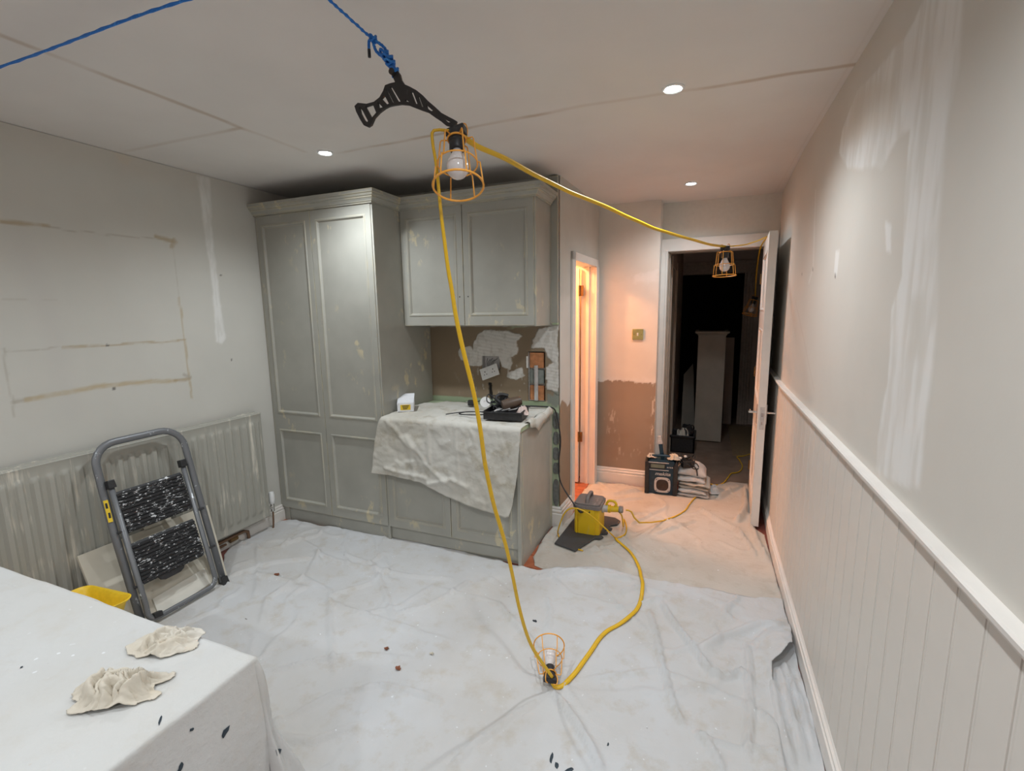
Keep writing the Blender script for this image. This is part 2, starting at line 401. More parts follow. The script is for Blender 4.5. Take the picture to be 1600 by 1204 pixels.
# ---- ceiling
def ceil_col(U, V):
    c = base(U, (0.80, 0.765, 0.73)); d = np.zeros(U.shape)
    jx = U + 0.03 * (fbm(U, V, .25, 2) - .5); jy = V + 0.03 * (fbm(U, V, .25, 7) - .5)
    for pts, w, k in (([(-2.1, 0.2), (-2.095, 2.15)], 0.022, .75), ([(-2.96, 1.74), (-2.1, 1.765)], 0.022, .8), ([(-1.93, 2.25), (-0.55, 2.20), (0.46, 2.27)], 0.022, .85)):
        e, t = dpoly(jx, jy, pts); br = 0.35 + 0.65 * sst(.35, .6, fbm(U, V, .22, 31))
        c = lay(c, k * sst(w, w * .2, e) * br, (0.56, 0.46, 0.37)); d += 0.001 * sst(w * 2, w, e)
    e, _ = dpoly(U, V, [(.445, -1), (.445, 4.4)]); c = lay(c, .12 * sst(.006, .002, e), (.55, .48, .40))
    return c, d
ceiling = painted('ceiling', [-3.04] + rng(-3.0, -2.2, .1) + rng(-2.2, -2.0, .007) + rng(-2.0, .42, .03) + rng(.42, .467, .004) + [.52],
                  rng(-2.2, .2, .2) + rng(.2, 1.6, .05) + rng(1.6, 1.9, .008) + rng(1.9, 2.1, .02) + rng(2.1, 2.35, .007) + rng(2.4, 4.45, .1),
                  lambda U, V, d: (U, V, CEIL - d), ceil_col, MT['ceiling'])
# ---- right wall (kinks slightly outward towards the door)
XW = lambda y: 0.467 + np.maximum(0, np.asarray(y) - 3.3) * .03
def right_col(U, V):
    c = base(U, (0.675, 0.64, 0.585)); d = np.zeros(U.shape)
    ju = U + 0.03 * (fbm(U, V, .12, 5) - .5); jv = V + 0.03 * (fbm(U, V, .12, 9) - .5)
    big = [(1.600,2.330),(1.393,2.218),(1.372,2.085),(1.395,1.956),(1.373,1.818),(1.364,1.695),(1.339,1.570),(1.322,1.401),(1.313,1.162),(1.377,1.131),(1.609,1.105),(1.609,1.283),(1.586,1.359),(1.610,1.554),(1.564,1.637),(1.610,1.869),(1.626,2.030),(1.726,2.022),(1.822,1.987),(2.251,2.087),(2.406,2.200),(2.383,2.277),(2.208,2.340),(1.986,2.319),(1.736,2.299)]
    f = soft(ju, jv, big, .010); streak = sst(.3, .65, fbm(U * 4, V * .6, .12, 77))
    c = lay(c, f * (.35 + .6 * streak), (0.83, 0.815, 0.79)); d += f * .0012 * (.4 + streak)
    inn = soft(ju, jv, [(2.281,2.332),(1.972,2.294),(1.773,2.196),(1.768,2.092),(2.057,2.139),(2.275,2.183)], .03); c = lay(c, .5 * inn, (0.70, 0.64, 0.56))
    inn = soft(ju, jv, [(1.480,1.583),(1.408,1.597),(1.384,1.449),(1.467,1.441)], .02); c = lay(c, .6 * inn, (0.68, 0.655, 0.60))
    for q in ([(1.741,1.814),(1.685,1.801),(1.670,1.720),(1.709,1.727)], [(2.332,1.792),(2.267,1.782),(2.265,1.694),(2.324,1.713)]):
        c = lay(c, .8 * soft(ju, jv, q, .006), (0.85, 0.84, 0.82))
    e, _ = dpoly(ju, V, [(3.201,1.608),(2.807,1.378),(2.510,1.194)]); c = lay(c, .3 * sst(.010, .002, e), (.55, .48, .42))
    e, _ = dpoly(ju, V, [(2.856,2.133),(2.766,1.756),(2.839,1.698)]); c = lay(c, .5 * sst(.02, .006, e), (.84, .82, .79))
    for p in [(3.058,1.750),(2.765,1.753),(2.296,1.693)]:
        h = np.hypot(U - p[0], V - p[1]); c = lay(c, .9 * sst(.012, .006, h), (.16, .13, .11))
    return c, d
wall_right = painted('wall_right', rng(-2.2, .8, .2) + rng(.8, 2.6, .01) + rng(2.6, 3.3, .012) + rng(3.3, 3.4, .006) + [3.335, 3.5, 3.6, 3.8, 4, 4.2, 4.4], rng(0, 1.0, .1) + rng(1.0, 2.45, .01) + [2.458, 2.48] + [1.955],
                     lambda U, V, d: (XW(U) - d, U, V), right_col, MT['wall'])
bm_ = MB(); hw = 0.0487
for (a, b, x) in ((-hw, -hw + .004, (0, .006)), (-hw + .004, hw - .012, (.006, .006)), (hw - .012, hw - .009, (.006, .003)), (hw - .009, hw - .003, (.003, .006)), (hw - .003, hw, (.006, 0))):
    pass
hw = .0493; prof = [(-hw, 0.004), (-hw + .002, .010), (hw - .0105, .010), (hw - .0085, .0085), (hw - .0065, .010), (hw - .002, .010), (hw, .004)]
vs = [(-o, y, z) for (y, o) in prof for z in (0.12, 1.062)]
bm_.add(vs, [(2 * i, 2 * i + 1, 2 * i + 3, 2 * i + 2) for i in range(6)])
b0 = None
for k in range(52):
    y = 0.974 + 0.0997 * (k - 16.5)
    if y > 4.36: break
    if b0 is None: b0 = bm_.build('board', MT['board'], None); b0.parent = wall_right; o = b0
    else: o = b0.copy(); COL.objects.link(o)
    o.location = (float(XW(y)), y, 0)
    if y > 3.3: o.rotation_euler[2] = -.03
dado = [(0, 0), (.012, 0), (.013, .010), (.022, .016), (.030, .024), (.031, .034), (.027, .038), (0, .038)]
structure(MB().sweep([(0.4999, 4.398), (0.467, 3.3), (0.467, -0.8)], dado, 1.052).build('trim_1', MT['gloss'], angle=30))
skirt = [(0, 0), (.024, 0), (.024, .080), (.017, .084), (.017, .090), (.021, .094), (.020, .101), (.012, .106), (.012, .111), (.014, .115), (.008, .124), (0, .124)]
structure(MB().sweep([(0.4999, 4.398), (0.467, 3.3), (0.467, -0.8)], skirt, 0).build('baseboard_right', MT['gloss'], angle=25))
structure(MB().sweep([(-3.0, -2.2), (-3.0, 2.575)], skirt, 0).build('baseboard_left', MT['gloss'], angle=25))

# ---- back wall with the stripped splashback
BR = [(-1.171,1.288),(-1.057,0.945)]; (bx0, bz1), (bx1, bz0) = (-1.178, 1.285), (-1.056, 0.935)
sx0, sx1, sz0, sz1 = -1.545, -1.405, 1.155, 1.25
def zz(pts): return [(660 + x / 6.957, 500 + y / 6.957) for x, y in pts]
P1 = [(-1.604,1.338),(-1.581,1.405),(-1.511,1.448),(-1.398,1.438),(-1.327,1.443),(-1.283,1.411),(-1.234,1.393),(-1.259,1.356),(-1.260,1.259),(-1.316,1.239),(-1.312,1.164),(-1.388,1.176),(-1.397,1.237),(-1.538,1.243),(-1.556,1.171),(-1.620,1.164),(-1.679,1.182),(-1.727,1.215),(-1.747,1.288),(-1.724,1.313),(-1.637,1.323),(-1.616,1.290)]
P2 = [(-1.348,1.148),(-1.287,1.150),(-1.232,1.176),(-1.208,1.120),(-1.268,1.080),(-1.334,1.087),(-1.343,1.115)]
P3 = [(-1.136,1.411),(-1.088,1.452),(-0.952,1.474),(-0.948,0.992),(-0.995,1.008),(-1.038,1.020),(-1.047,1.186),(-0.980,1.215),(-1.027,1.254),(-1.056,1.317),(-1.147,1.316)]
def back_col(U, V):
    c = base(U, (0.68, 0.66, 0.60)); d = np.zeros(U.shape)
    n1 = fbm(U, V, .05, 11); n2 = fbm(U, V, .05, 15); ju = U + .045 * (n1 - .5); jv = V + .045 * (n2 - .5)
    br = sst(1.475, 1.47, V + .01 * n1) * sst(.86, .87, V)
    c = lay(c, br, (0.285, 0.215, 0.145)); c = lay(c, br * .35 * sst(.45, .7, fbm(U, V * .5, .3, 3)), (0.36, 0.28, 0.20))
    gm = br * sst(1.445, 1.46, jv) * sst(-1.34, -1.30, ju) * sst(-1.17, -1.2, ju); c = lay(c, gm * .9, (0.40, 0.44, 0.30))
    comb = 0.5 + 0.5 * np.sin((V + .15 * U) * 260 + 6 * fbm(U, V, .1, 8))
    for P in (P1, P2, P3):
        m = soft(ju, jv, P, .004); rg = .5 * fbm(U, V, .03, 19) + .3 * comb
        c = lay(c, m * .95, (0.76, 0.74, 0.70)); c = lay(c, m * .45 * sst(.5, .7, fbm(U * 1.6, V, .035, 23)), (0.50, 0.47, 0.42)); d += m * (.003 + .007 * rg)
    ring = soft(ju, jv, P3, .02) * (1 - soft(ju, jv, P3, .004)); c = lay(c, ring * .7 * sst(.4, .6, n1), (.24, .245, .22))
    fl = sst(.70, .76, fbm(U * 1.2, V * .7, .025, 44)) * br * sst(.3, .15, np.abs(V - 1.03)) * sst(-1.85, -1.5, U); c = lay(c, fl * .6, (0.62, 0.58, 0.52))
    gs = sst(.868, .874, V) * sst(.935, .928, V + .006 * n1); c = lay(c, gs, (0.36, 0.43, 0.28))
    e, _ = dpoly(ju * .6 + U * .4, V, [(-1.487, 1.04), (-1.478, .93)]); c = lay(c, sst(.014, .010, e), (.02, .018, .016)); d -= .01 * sst(.014, .010, e)
    gl = sst(-1.01, -1.0, U) * sst(.90, .88, V); c = lay(c, gl, (0.42, 0.49, 0.33))
    gr = sst(-1.045, -1.03, U) * sst(1.02, 1.0, V) * sst(.88, .9, V); c = lay(c, gr * sst(.4, .6, n2), (.25, .26, .22))
    return c, d
wall_back = painted('wall_back', rng(-3.0, -2.0, .25) + rng(-2.0, -.945, .0055) + [bx0, bx1, sx0, sx1], rng(0, .85, .05) + rng(.85, 1.5, .0055) + [1.6, 2.0, 2.458, bz0, bz1, sz0, sz1],
                    lambda U, V, d: (U, 3.2 - d, V), back_col, MT['plaster'],
                    hole=lambda u, v: ((u > bx0) & (u < bx1) & (v > bz0) & (v < bz1)) | ((u > sx0) & (u < sx1) & (v > sz0) & (v < sz1)))
r = MB()
for (a, b, c_, e) in ((bx0, bx1, bz0, bz1), (sx0, sx1, sz0, sz1)):
    r.box(a, b, 3.235, 3.245, c_, e); r.box(a - .004, a, 3.2, 3.245, c_, e); r.box(b, b + .004, 3.2, 3.245, c_, e); r.box(a, b, 3.2, 3.245, e, e + .004); r.box(a, b, 3.2, 3.245, c_ - .004, c_)
r.build('recess_lining', MT['filler'], wall_back)
for (z0, z1, m) in ((bz1 - .115, bz1 - .004, 'brick'), (bz0 + .122, bz0 + .222, 'greybrick'), (bz0 + .0, bz0 + .108, 'brick')):
    MB().box(bx0 + .008, bx1 - .010, 3.205, 3.234, z0, z1).build('brick', MT[m], wall_back, bevel=.004)
MB().box(bx0 - .014, bx0 - .002, 3.190, 3.2, bz0 + .235, bz0 + .32).build('mortar_edge', MT['filler'], wall_back, bevel=.002)
tr = MB(); tr.box(-1.132, -1.106, 3.188, 3.204, .935, 1.19); tr.box(-1.125, -1.113, 3.185, 3.19, .935, 1.185); tr.build('conduit_capping', MT['silver'], wall_back, bevel=.002)
bb = MB(); bb.box(sx0 + .004, sx1 - .004, 3.23, 3.234, sz0 + .003, sz1 - .003); bb.box(sx0 + .001, sx0 + .004, 3.2, 3.234, sz0, sz1); bb.box(sx1 - .004, sx1 - .001, 3.2, 3.234, sz0, sz1)
bb.build('socket_back_box', MT['silver'], wall_back)
wr = MB()
for k in range(5): wr.tube(smooth_path([(sx0 + .03 + .02 * k, 3.228, sz1 - .02 - .01 * (k % 2)), (sx0 + .04 + .012 * k, 3.195, sz1 - .05), (-1.478 + .01 * k, 3.17, sz0 + .0)], 4), .0022, 6)
wr.build('loose_wires', MT['adhesive'], wall_back, smooth=True)
ad = random.Random(4)
for z0, z1 in ((.155, .36), (.40, .485), (.505, .60), (.62, .715), (.735, .86)):
    k = 14; w = .024
    pl = [(-.971 + w * math.copysign(abs(math.cos(t)) ** .6, math.cos(t)) * ad.uniform(.85, 1.1), (z0 + z1) / 2 + (z1 - z0) / 2 * math.copysign(abs(math.sin(t)) ** .6, math.sin(t))) for t in [2 * math.pi * q / k for q in range(k)]]
    MB().prism([pl], lambda x, z, h: (x, 3.2 - h, z), 0, .006).build('adhesive_dab', MT['adhesive'], wall_back, bevel=.002)

# ---- return wall with the pantry doorway (slightly out of square)
A = Vector((-.945, 3.2)); B = Vector((-.90, 4.24)); DR = (B - A).normalized(); NR = Vector((DR.y, -DR.x)); RL = (B - A).length
D0, D1, DZ = .315, .925, 1.942
def RW(s, out, z): p = A + DR * s + NR * out; return (p.x, p.y, z)
def return_col(U, V):
    c = base(U, WALLC); d = np.zeros(U.shape); n = fbm(U, V, .05, 3)
    e = .905 + .05 * (n - .5) + .03 * np.sin(U * 25)
    c = lay(c, .5 * sst(1.70, 1.66, V + .08 * (n - .5)) * sst(e, e + .01, V), (0.80, 0.755, 0.70))
    c = lay(c, sst(e + .004, e - .004, V), (0.37, 0.265, 0.185)); return c, d
painted('wall_return', rng(0, .31, .008) + [D0, D1] + rng(.93, RL, .02) + [RL], rng(0, .8, .1) + rng(.8, 1.0, .006) + rng(1.0, 2.4, .03) + [DZ, 2.458],
        lambda U, V, d: (A.x + DR.x * U + NR.x * d, A.y + DR.y * U + NR.y * d, V), return_col, MT['plaster'],
        hole=lambda u, v: (u > D0) & (u < D1) & (v < DZ))
def rbox(m, s0, s1, o0, o1, z0, z1):
    vs = [RW(s, o, z) for z in (z0, z1) for o in (o0, o1) for s in (s0, s1)]
    return m.add(vs, [(0, 2, 3, 1), (4, 5, 7, 6), (0, 1, 5, 4), (2, 6, 7, 3), (0, 4, 6, 2), (1, 3, 7, 5)])
m = MB()
for (s0, s1, z0, z1) in ((D0 - .07, D0 + .004, 0, DZ + .055), (D1 - .004, D1 + .075, 0, DZ + .055), (D0 - .07, D1 + .075, DZ - .004, DZ + .055)):
    rbox(m, s0, s1, 0, .018, z0, z1)
structure(m.build('trim_3', MT['gloss'], bevel=.003))
m = MB(); rbox(m, D0 - .02, D0 + .003, -.12, -.0, 0, DZ); rbox(m, D1 - .003, D1 + .02, -.12, 0, 0, DZ); rbox(m, D0, D1, -.12, 0, DZ - .003, DZ + .02); rbox(m, D1 - .015, D1 - .003, -.075, -.045, 0, DZ)
structure(m.build('trim_4', MT['gloss'], bevel=.002))
m = MB(); m.sweep([(-1.0, 3.2), (A.x, A.y), tuple(A + DR * (D0 - .07))], [(o, z * 1.22) for o, z in skirt], 0)
structure(m.build('baseboard_back', MT['gloss'], angle=25))
# pantry shell
for nm, b in (('wall_pantry_left', (-2.2, -2.15, 3.25, 4.45, 0, 2.458)), ('wall_pantry_front', (-2.2, -1.04, 3.25, 3.30, 0, 2.458)), ('wall_pantry_back', (-2.2, -.95, 4.30, 4.35, 0, 2.458))):
    structure(MB().box(*b).build(nm, MT['warmwhite']))
m = MB(); rbox(m, .05, D0 - .01, -.12, -.10, 0, 2.458); rbox(m, D1 + .01, 1.10, -.12, -.10, 0, 2.458); rbox(m, .05, 1.10, -.12, -.10, DZ + .01, 2.458)
structure(m.build('wall_pantry_right', MT['warmwhite']))

# ---- nib wall
def nib_col(U, V):
    c = base(U, (0.74, 0.70, 0.635)); d = np.zeros(U.shape)
    n = fbm(U, V, .045, 3); n2 = fbm(U, V, .02, 6)
    w = soft(U + .06 * (n - .5), V + .06 * (n2 - .5), [(-.91, 1.84), (-.72, 1.80), (-.56, 1.88), (-.37, 1.82), (-.37, .93), (-.91, .93)], .02); c = lay(c, .45 * w, (0.82, 0.765, 0.70))
    sm = soft(U + .08 * (n - .5), V + .05 * (n2 - .5), [(-.60, 1.86), (-.40, 1.90), (-.39, 1.80), (-.58, 1.80)], .02); c = lay(c, .6 * sm, (0.86, 0.83, 0.79))
    e = .945 + .055 * (n - .5) + .035 * (n2 - .5)
    lo = sst(e + .004, e - .004, V); d += .003 * (1 - lo)
    c = lay(c, sst(e - .004, e + .002, V) * sst(e + .05, e + .02, V) * .6, (0.82, 0.79, 0.75))
    c = lay(c, lo, (0.35, 0.275, 0.21)); c = lay(c, lo * .4 * sst(.45, .7, fbm(U, V, .2, 33)), (0.30, 0.215, 0.155))
    fl = lo * sst(.60, .66, fbm(U * 2.2, V * .55, .03, 51)) * np.maximum(sst(-.43, -.405, U), sst(.68, .74, fbm(U, V, .3, 8)) * .5)
    c = lay(c, fl * .9, (0.75, 0.66, 0.55)); return c, d
wall_nib = painted('wall_nib', rng(-.91, -.389, .006) + [-.389], rng(0, 2.4, .008) + [2.458], lambda U, V, d: (U, 4.24 - d, V), nib_col, MT['plaster'])
m = MB().box(-.389, -.3885, 4.24, 4.40, 0, 2.458); structure(m.build('wall_nib_side', MT['filler']))
structure(MB().sweep([(-.90, 4.24), (-.391, 4.24)], [(o, z * 1.17) for o, z in skirt], 0).build('baseboard_nib', MT['gloss'], angle=25))
# ---- door wall
m = MB(); m.box(-.389, -.336, 4.40, 4.52, 0, 2.458); m.box(.422, .52, 4.40, 4.52, 0, 2.458); m.box(-.336, .422, 4.40, 4.52, 2.06, 2.458)
structure(m.build('wall_door', plain('door_wall_paint', (0.70, 0.68, 0.62), .65, var=.03)))
m = MB()
for b in ((-.389, -.334, 4.378, 4.40, 0, 2.16), (.418, .496, 4.378, 4.40, 0, 2.16), (-.389, .496, 4.377, 4.40, 2.056, 2.16), (-.350, -.334, 4.372, 4.38, 0, 2.07)): m.box(*b)
structure(m.build('trim_5', MT['gloss'], bevel=.004))
m = MB(); m.box(-.338, -.326, 4.402, 4.53, 0, 2.06); m.box(.412, .424, 4.402, 4.53, 0, 2.06); m.box(-.336, .422, 4.402, 4.53, 2.05, 2.062); m.box(-.328, -.314, 4.45, 4.49, 0, 2.05)
structure(m.build('trim_6', MT['darkwood'], bevel=.002))
# ---- front wall behind the viewer
structure(MB().box(-3.0, .467, -2.25, -2.2, 0, 2.458).build('wall_front', MT['gloss']))
# ---- floors
structure(MB().box(-3.0, .52, -2.2, 4.46, -.05, 0).build('floor', MT['red_floor']))
structure(MB().box(-2.2, .9, 4.46, 10, -.05, 0).build('floor_hall', MT['hall_floor']))
# terracotta tiles: real pieces where they show (pantry doorway, by the end panel, by the tall cupboard)
g = MB().box(-2.14, -.80, 3.32, 4.24, 0, .0015); gb = structure(g.build('floor_pantry', MT['grout']))
t0 = MB().box(-.072, .072, -.072, .072, 0, .006).build('tile', MT['tile'], bevel=.002); t0.parent = gb; first = True
tr_ = random.Random(2)
spots = [(-.86 - .15 * i, 3.42 + .15 * j) for i in range(7) for j in range(6)] + [(-.93 + .15 * i, 2.50 + .15 * j) for i in range(2) for j in range(3)] + [(-2.93 + .15 * i, 2.50 - .15 * j) for i in range(6) for j in range(2)]
for (x, y) in spots:
    if x > -.93 and y > 3.9: continue
    if y < 3.0 and -2.96 < x < -.95 and y > 2.55: pass
    o = t0 if first else t0.copy()
    if not first: COL.objects.link(o)
    first = False
    o.location = (x, y, .0005 + (0 if y > 3.3 else -.003)); o.rotation_euler[2] = tr_.uniform(-.01, .01)
# ---- hall beyond
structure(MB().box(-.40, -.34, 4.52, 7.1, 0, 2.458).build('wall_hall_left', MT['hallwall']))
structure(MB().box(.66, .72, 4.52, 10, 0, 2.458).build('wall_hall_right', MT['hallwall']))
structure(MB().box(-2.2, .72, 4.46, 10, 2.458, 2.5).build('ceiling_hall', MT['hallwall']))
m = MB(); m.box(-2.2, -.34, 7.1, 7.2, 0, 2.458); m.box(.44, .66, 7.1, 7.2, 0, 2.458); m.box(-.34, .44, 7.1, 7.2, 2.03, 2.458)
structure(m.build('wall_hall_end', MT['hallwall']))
m = MB()
m.box(-.34, .55, 7.07, 7.1, 2.03, 2.17); m.box(-.34, .57, 7.055, 7.1, 2.15, 2.19)
for k in range(4): m.box(.43 + .034 * k, .43 + .034 * k + .026, 7.06 - .006 * (k % 2), 7.1, 0, 2.03)
m.box(.43, .565, 7.07, 7.1, 0, 2.03)
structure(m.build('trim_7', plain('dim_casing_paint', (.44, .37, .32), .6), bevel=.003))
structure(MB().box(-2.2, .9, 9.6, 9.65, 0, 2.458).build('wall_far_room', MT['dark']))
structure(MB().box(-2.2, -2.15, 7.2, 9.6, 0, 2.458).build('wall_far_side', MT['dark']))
m = MB(); m.box(-.34, -.318, 4.66, 4.74, 0, 2.05); m.box(-.34, -.318, 5.42, 5.50, 0, 2.05); m.box(-.34, -.318, 4.66, 5.50, 1.97, 2.05); m.box(-.34, -.31, 4.68, 4.70, 0, 2.05); m.box(-.34, -.31, 5.46, 5.48, 0, 2.05)
structure(m.build('trim_2', MT['darkwood'], bevel=.003))
structure(MB().box(-.345, -.330, 4.74, 5.42, .01, 1.97).build('door_3', MT['darkgrey']))

# ---- doors
def door_face(mb, pn, X0, X1, Z0, Z1, openings, fn, th, stile=.042):
    # fn(x, depth, z): depth 0 = front face, positive = into the door
    zs = [Z0] + [(openings[i][1] + openings[i + 1][0]) / 2 for i in range(len(openings) - 1)] + [Z1]
    for i, (a, b) in enumerate(openings):
        steps = [(0, 0), (1, 0), (1, -.004), (1, -.004), (1, .004), (1, .009)]; ins = [0, 0, .003, .012, .018, .021]
        loops = []
        for (k, d), e in zip(steps, ins):
            if k == 0: L = (X0, X1, zs[i], zs[i + 1])
            else: L = (X0 + stile + e, X1 - stile - e, a + e, b - e)
            loops.append([fn(L[0], d, L[2]), fn(L[1], d, L[2]), fn(L[1], d, L[3]), fn(L[0], d, L[3])])
        vs = [p for L in loops for p in L]
        mb.add(vs, [(4 * q + k, 4 * q + (k + 1) % 4, 4 * q + 4 + (k + 1) % 4, 4 * q + 4 + k) for q in range(len(loops) - 1) for k in range(4)])
        pn.append((X0 + stile + .020, X1 - stile - .020, a + .020, b - .020))
    c = [fn(X0, 0, Z0), fn(X1, 0, Z0), fn(X1, 0, Z1), fn(X0, 0, Z1), fn(X0, th, Z0), fn(X1, th, Z0), fn(X1, th, Z1), fn(X0, th, Z1)]
    mb.add(c, [(0, 1, 5, 4), (1, 2, 6, 5), (2, 3, 7, 6), (3, 0, 4, 7), (4, 5, 6, 7)])
def make_door(parent, name, X0, X1, Z0, Z1, openings, fn, th, mat, stile=.042, label=None):
    mb = MB(); pn = []; door_face(mb, pn, X0, X1, Z0, Z1, openings, fn, th, stile)
    d = mb.build(name, mat, parent, bevel=.0012, label=label)
    for (a, b, c, e) in pn:
        vs = [fn(x, t, z) for t in (.009, .013) for (x, z) in ((a, c), (b, c), (b, e), (a, e))]
        MB().add(vs, [(0, 1, 2, 3), (7, 6, 5, 4), (0, 4, 5, 1), (1, 5, 6, 2), (2, 6, 7, 3), (3, 7, 4, 0)]).build('panel', mat, d)
    return d
# open white door to the hall
d1 = bpy.data.objects.new('door_1', None); COL.objects.link(d1); d1.location = (.392, 4.395, 0); ORG['door_1'] = Vector((.354, 4.395, 0)); structure(d1); d1.rotation_euler[2] = -.0500   # opened a little past square
leaf = make_door(d1, 'leaf', 3.64, 4.395, .02, 2.07, [(.18, .68), (.90, 1.42), (1.55, 1.96)], lambda x, d, z: (.354 + d, x, z), .050, MT['gloss'], stile=.10)
m = MB(); m.box(.366, .396, 3.636, 3.641, .735, .895); m.build('lock_plate', MT['silver'], d1, bevel=.001)
m = MB(); m.box(.374, .388, 3.630, 3.637, .828, .852); m.box(.376, .386, 3.634, 3.637, .77, .79); m.build('latch_bolt', MT['chrome'], d1)
for s in (-1, 1):
    x0 = .357 if s < 0 else .405
    m = MB(); m.box(min(x0, x0 + s * .008), max(x0, x0 + s * .008), 3.70, 3.745, .76, .90); m.tube([(x0, 3.722, .84), (x0 + s * .055, 3.722, .84)], .009, 10); m.tube(smooth_path([(x0 + s * .052, 3.722, .84), (x0 + s * .056, 3.75, .842), (x0 + s * .05, 3.82, .835)], 4), [.009] * 4 + [.0085] * 4 + [.007], 10)
    m.build('lever_handle', MT['chrome'], d1, angle=40)
for z in (.25, 1.05, 1.80):
    MB().tube([(.347, 4.385, z - .04), (.347, 4.385, z + .04)], .007, 8).build('hinge', MT['bronze'], d1)
# pantry door swung inside
d2 = bpy.data.objects.new('door_2', None); COL.objects.link(d2); d2.location = (-1.03, 4.12, 0); ORG['door_2'] = Vector((-1.03, 4.12, 0)); structure(d2)
make_door(d2, 'leaf', -1.64, -1.035, .02, 1.93, [(.18, .75), (.9, 1.8)], lambda x, d, z: (x, 4.085 + d, z), .04, MT['gloss'], stile=.09)
for z in (.45, 1.74):
    m = MB(); m.tube([(-1.028, 4.078, z - .045), (-1.028, 4.078, z + .045)], .009, 8); m.box(-1.035, -.995, 4.080, 4.086, z - .045, z + .045); m.build('hinge', MT['bronze'], d2)
bo = thing('pantry_bulb', (-1.55, 3.80, 2.30), 'lit warm bulb under a white ceiling holder inside the glowing narrow doorway', 'light bulb')
MB().lathe([(.03, .158), (.03, .12), (.018, .10), (.018, .05)], 16, Matrix.Translation((-1.55, 3.80, 2.30))).build('lamp_holder', MT['white'], bo, angle=40)
MB().lathe([(.004, -.0), (.02, .004), (.03, .02), (.026, .038), (.014, .05)], 16, Matrix.Translation((-1.55, 3.80, 2.30))).build('bulb', MT['warm'], bo, smooth=True)

# ================================================================== FITTED CUPBOARDS
CB = MT['cabinet']; YF = 2.565
corn = [(0, 0), (.009, 0), (.009, .009), (.015, .010), (.019, .018), (.027, .028), (.032, .030), (.032, .037), (.040, .040), (.044, .048), (.044, .053), (.052, .055), (.052, .075), (0, .075)]
def fy(yf): return lambda x, d, z: (x, yf + d, z)
w = thing('wardrobe', (-2.49, 2.9, 0), 'tall grey two-door cupboard with moulded cornice beside the radiator', 'cupboard')
m = MB(); m.box(-2.998, -1.986, YF + .022, 3.195, .0, 2.262); m.box(-2.998, -2.984, YF + .004, YF + .03, .10, 2.262); m.build('carcass', CB, w)
MB().box(-2.006, -1.985, YF + .006, 3.196, 0, 2.262).build('side_panel', CB, w, bevel=.001)
for x0, x1 in ((-2.982, -2.494), (-2.490, -1.997)):
    dr = make_door(w, 'door', x0, x1, .112, 2.258, [(.172, .730), (.853, 2.198)], fy(YF), .021, CB)
MB().box(-2.93, -1.99, YF + .030, YF + .05, 0, .105).build('plinth', CB, w)
MB().box(-2.998, -2.93, YF + .012, YF + .05, 0, .118).build('plinth_return', CB, w, bevel=.002)
MB().sweep([(-2.999, YF), (-1.985, YF), (-1.985, 2.87)], corn, 2.26).build('cornice', CB, w)
MB().box(-2.998, -1.986, 2.60, 3.195, 2.262, 2.28).build('top_board', CB, w)

u = thing('overhead_cupboard', (-1.49, 3.0, 1.48), 'grey two-door wall cupboard hung above the covered worktop', 'cupboard')
YU = 2.86
MB().box(-1.983, -1.004, YU + .022, 3.19, 1.484, 2.27).build('carcass', CB, u)
MB().box(-1.012, -.998, YU + .004, 3.165, 1.480, 2.27).build('side_panel', CB, u, bevel=.001)
for x0, x1 in ((-1.981, -1.507), (-1.502, -1.012)):
    make_door(u, 'door', x0, x1, 1.486, 2.262, [(1.548, 2.205)], fy(YU), .021, CB)
for hx in (-1.537, -1.474):
    MB().tube([(hx, YU - .0008, 1.675), (hx, YU + .01, 1.675)], .0045, 10).build('knob_hole', MT['dark'], u)
MB().sweep([(-1.984, YU), (-.998, YU), (-.998, 3.15)], corn, 2.262).build('cornice', CB, u)
MB().box(-1.983, -1.0, YU + .03, 3.19, 2.27, 2.285).build('top_board', CB, u)
MB().box(-.998, -.950, 3.165, 3.194, 1.49, 2.45).build('filler_strip', CB, u)
MB().box(-.985, -.948, 3.15, 3.194, 1.478, 1.492).build('filler_ledge', MT['green'], u, bevel=.002)

b = thing('base_cabinet', (-1.49, 2.9, 0), 'low grey two-door base cupboard under the dust-sheeted worktop', 'cupboard')
MB().box(-1.983, -1.022, YF + .022, 3.18, .02, .862).build('carcass', CB, b)
m = MB(); m.box(-1.021, -.998, YF - .012, 3.186, 0, .865)
for yy in (2.585, 3.135, 3.155, 3.172): m.box(-.9985, -.9955, yy, yy + .006, .0, .862)
m.build('end_panel', CB, b, bevel=.0015)
for x0, x1 in ((-1.981, -1.496), (-1.491, -1.023)):
    make_door(b, 'door', x0, x1, .112, .852, [(.168, .790)], fy(YF), .021, CB)
MB().box(-1.983, -1.021, YF + .030, YF + .05, 0, .105).build('plinth', CB, b)
m = MB().box(-1.983, -.988, 2.545, 3.186, .866, .890)
tag(m.build('worktop', MT['green'], bevel=.002), 'pale green stripped worktop mostly hidden under the stained dust sheet', 'worktop')

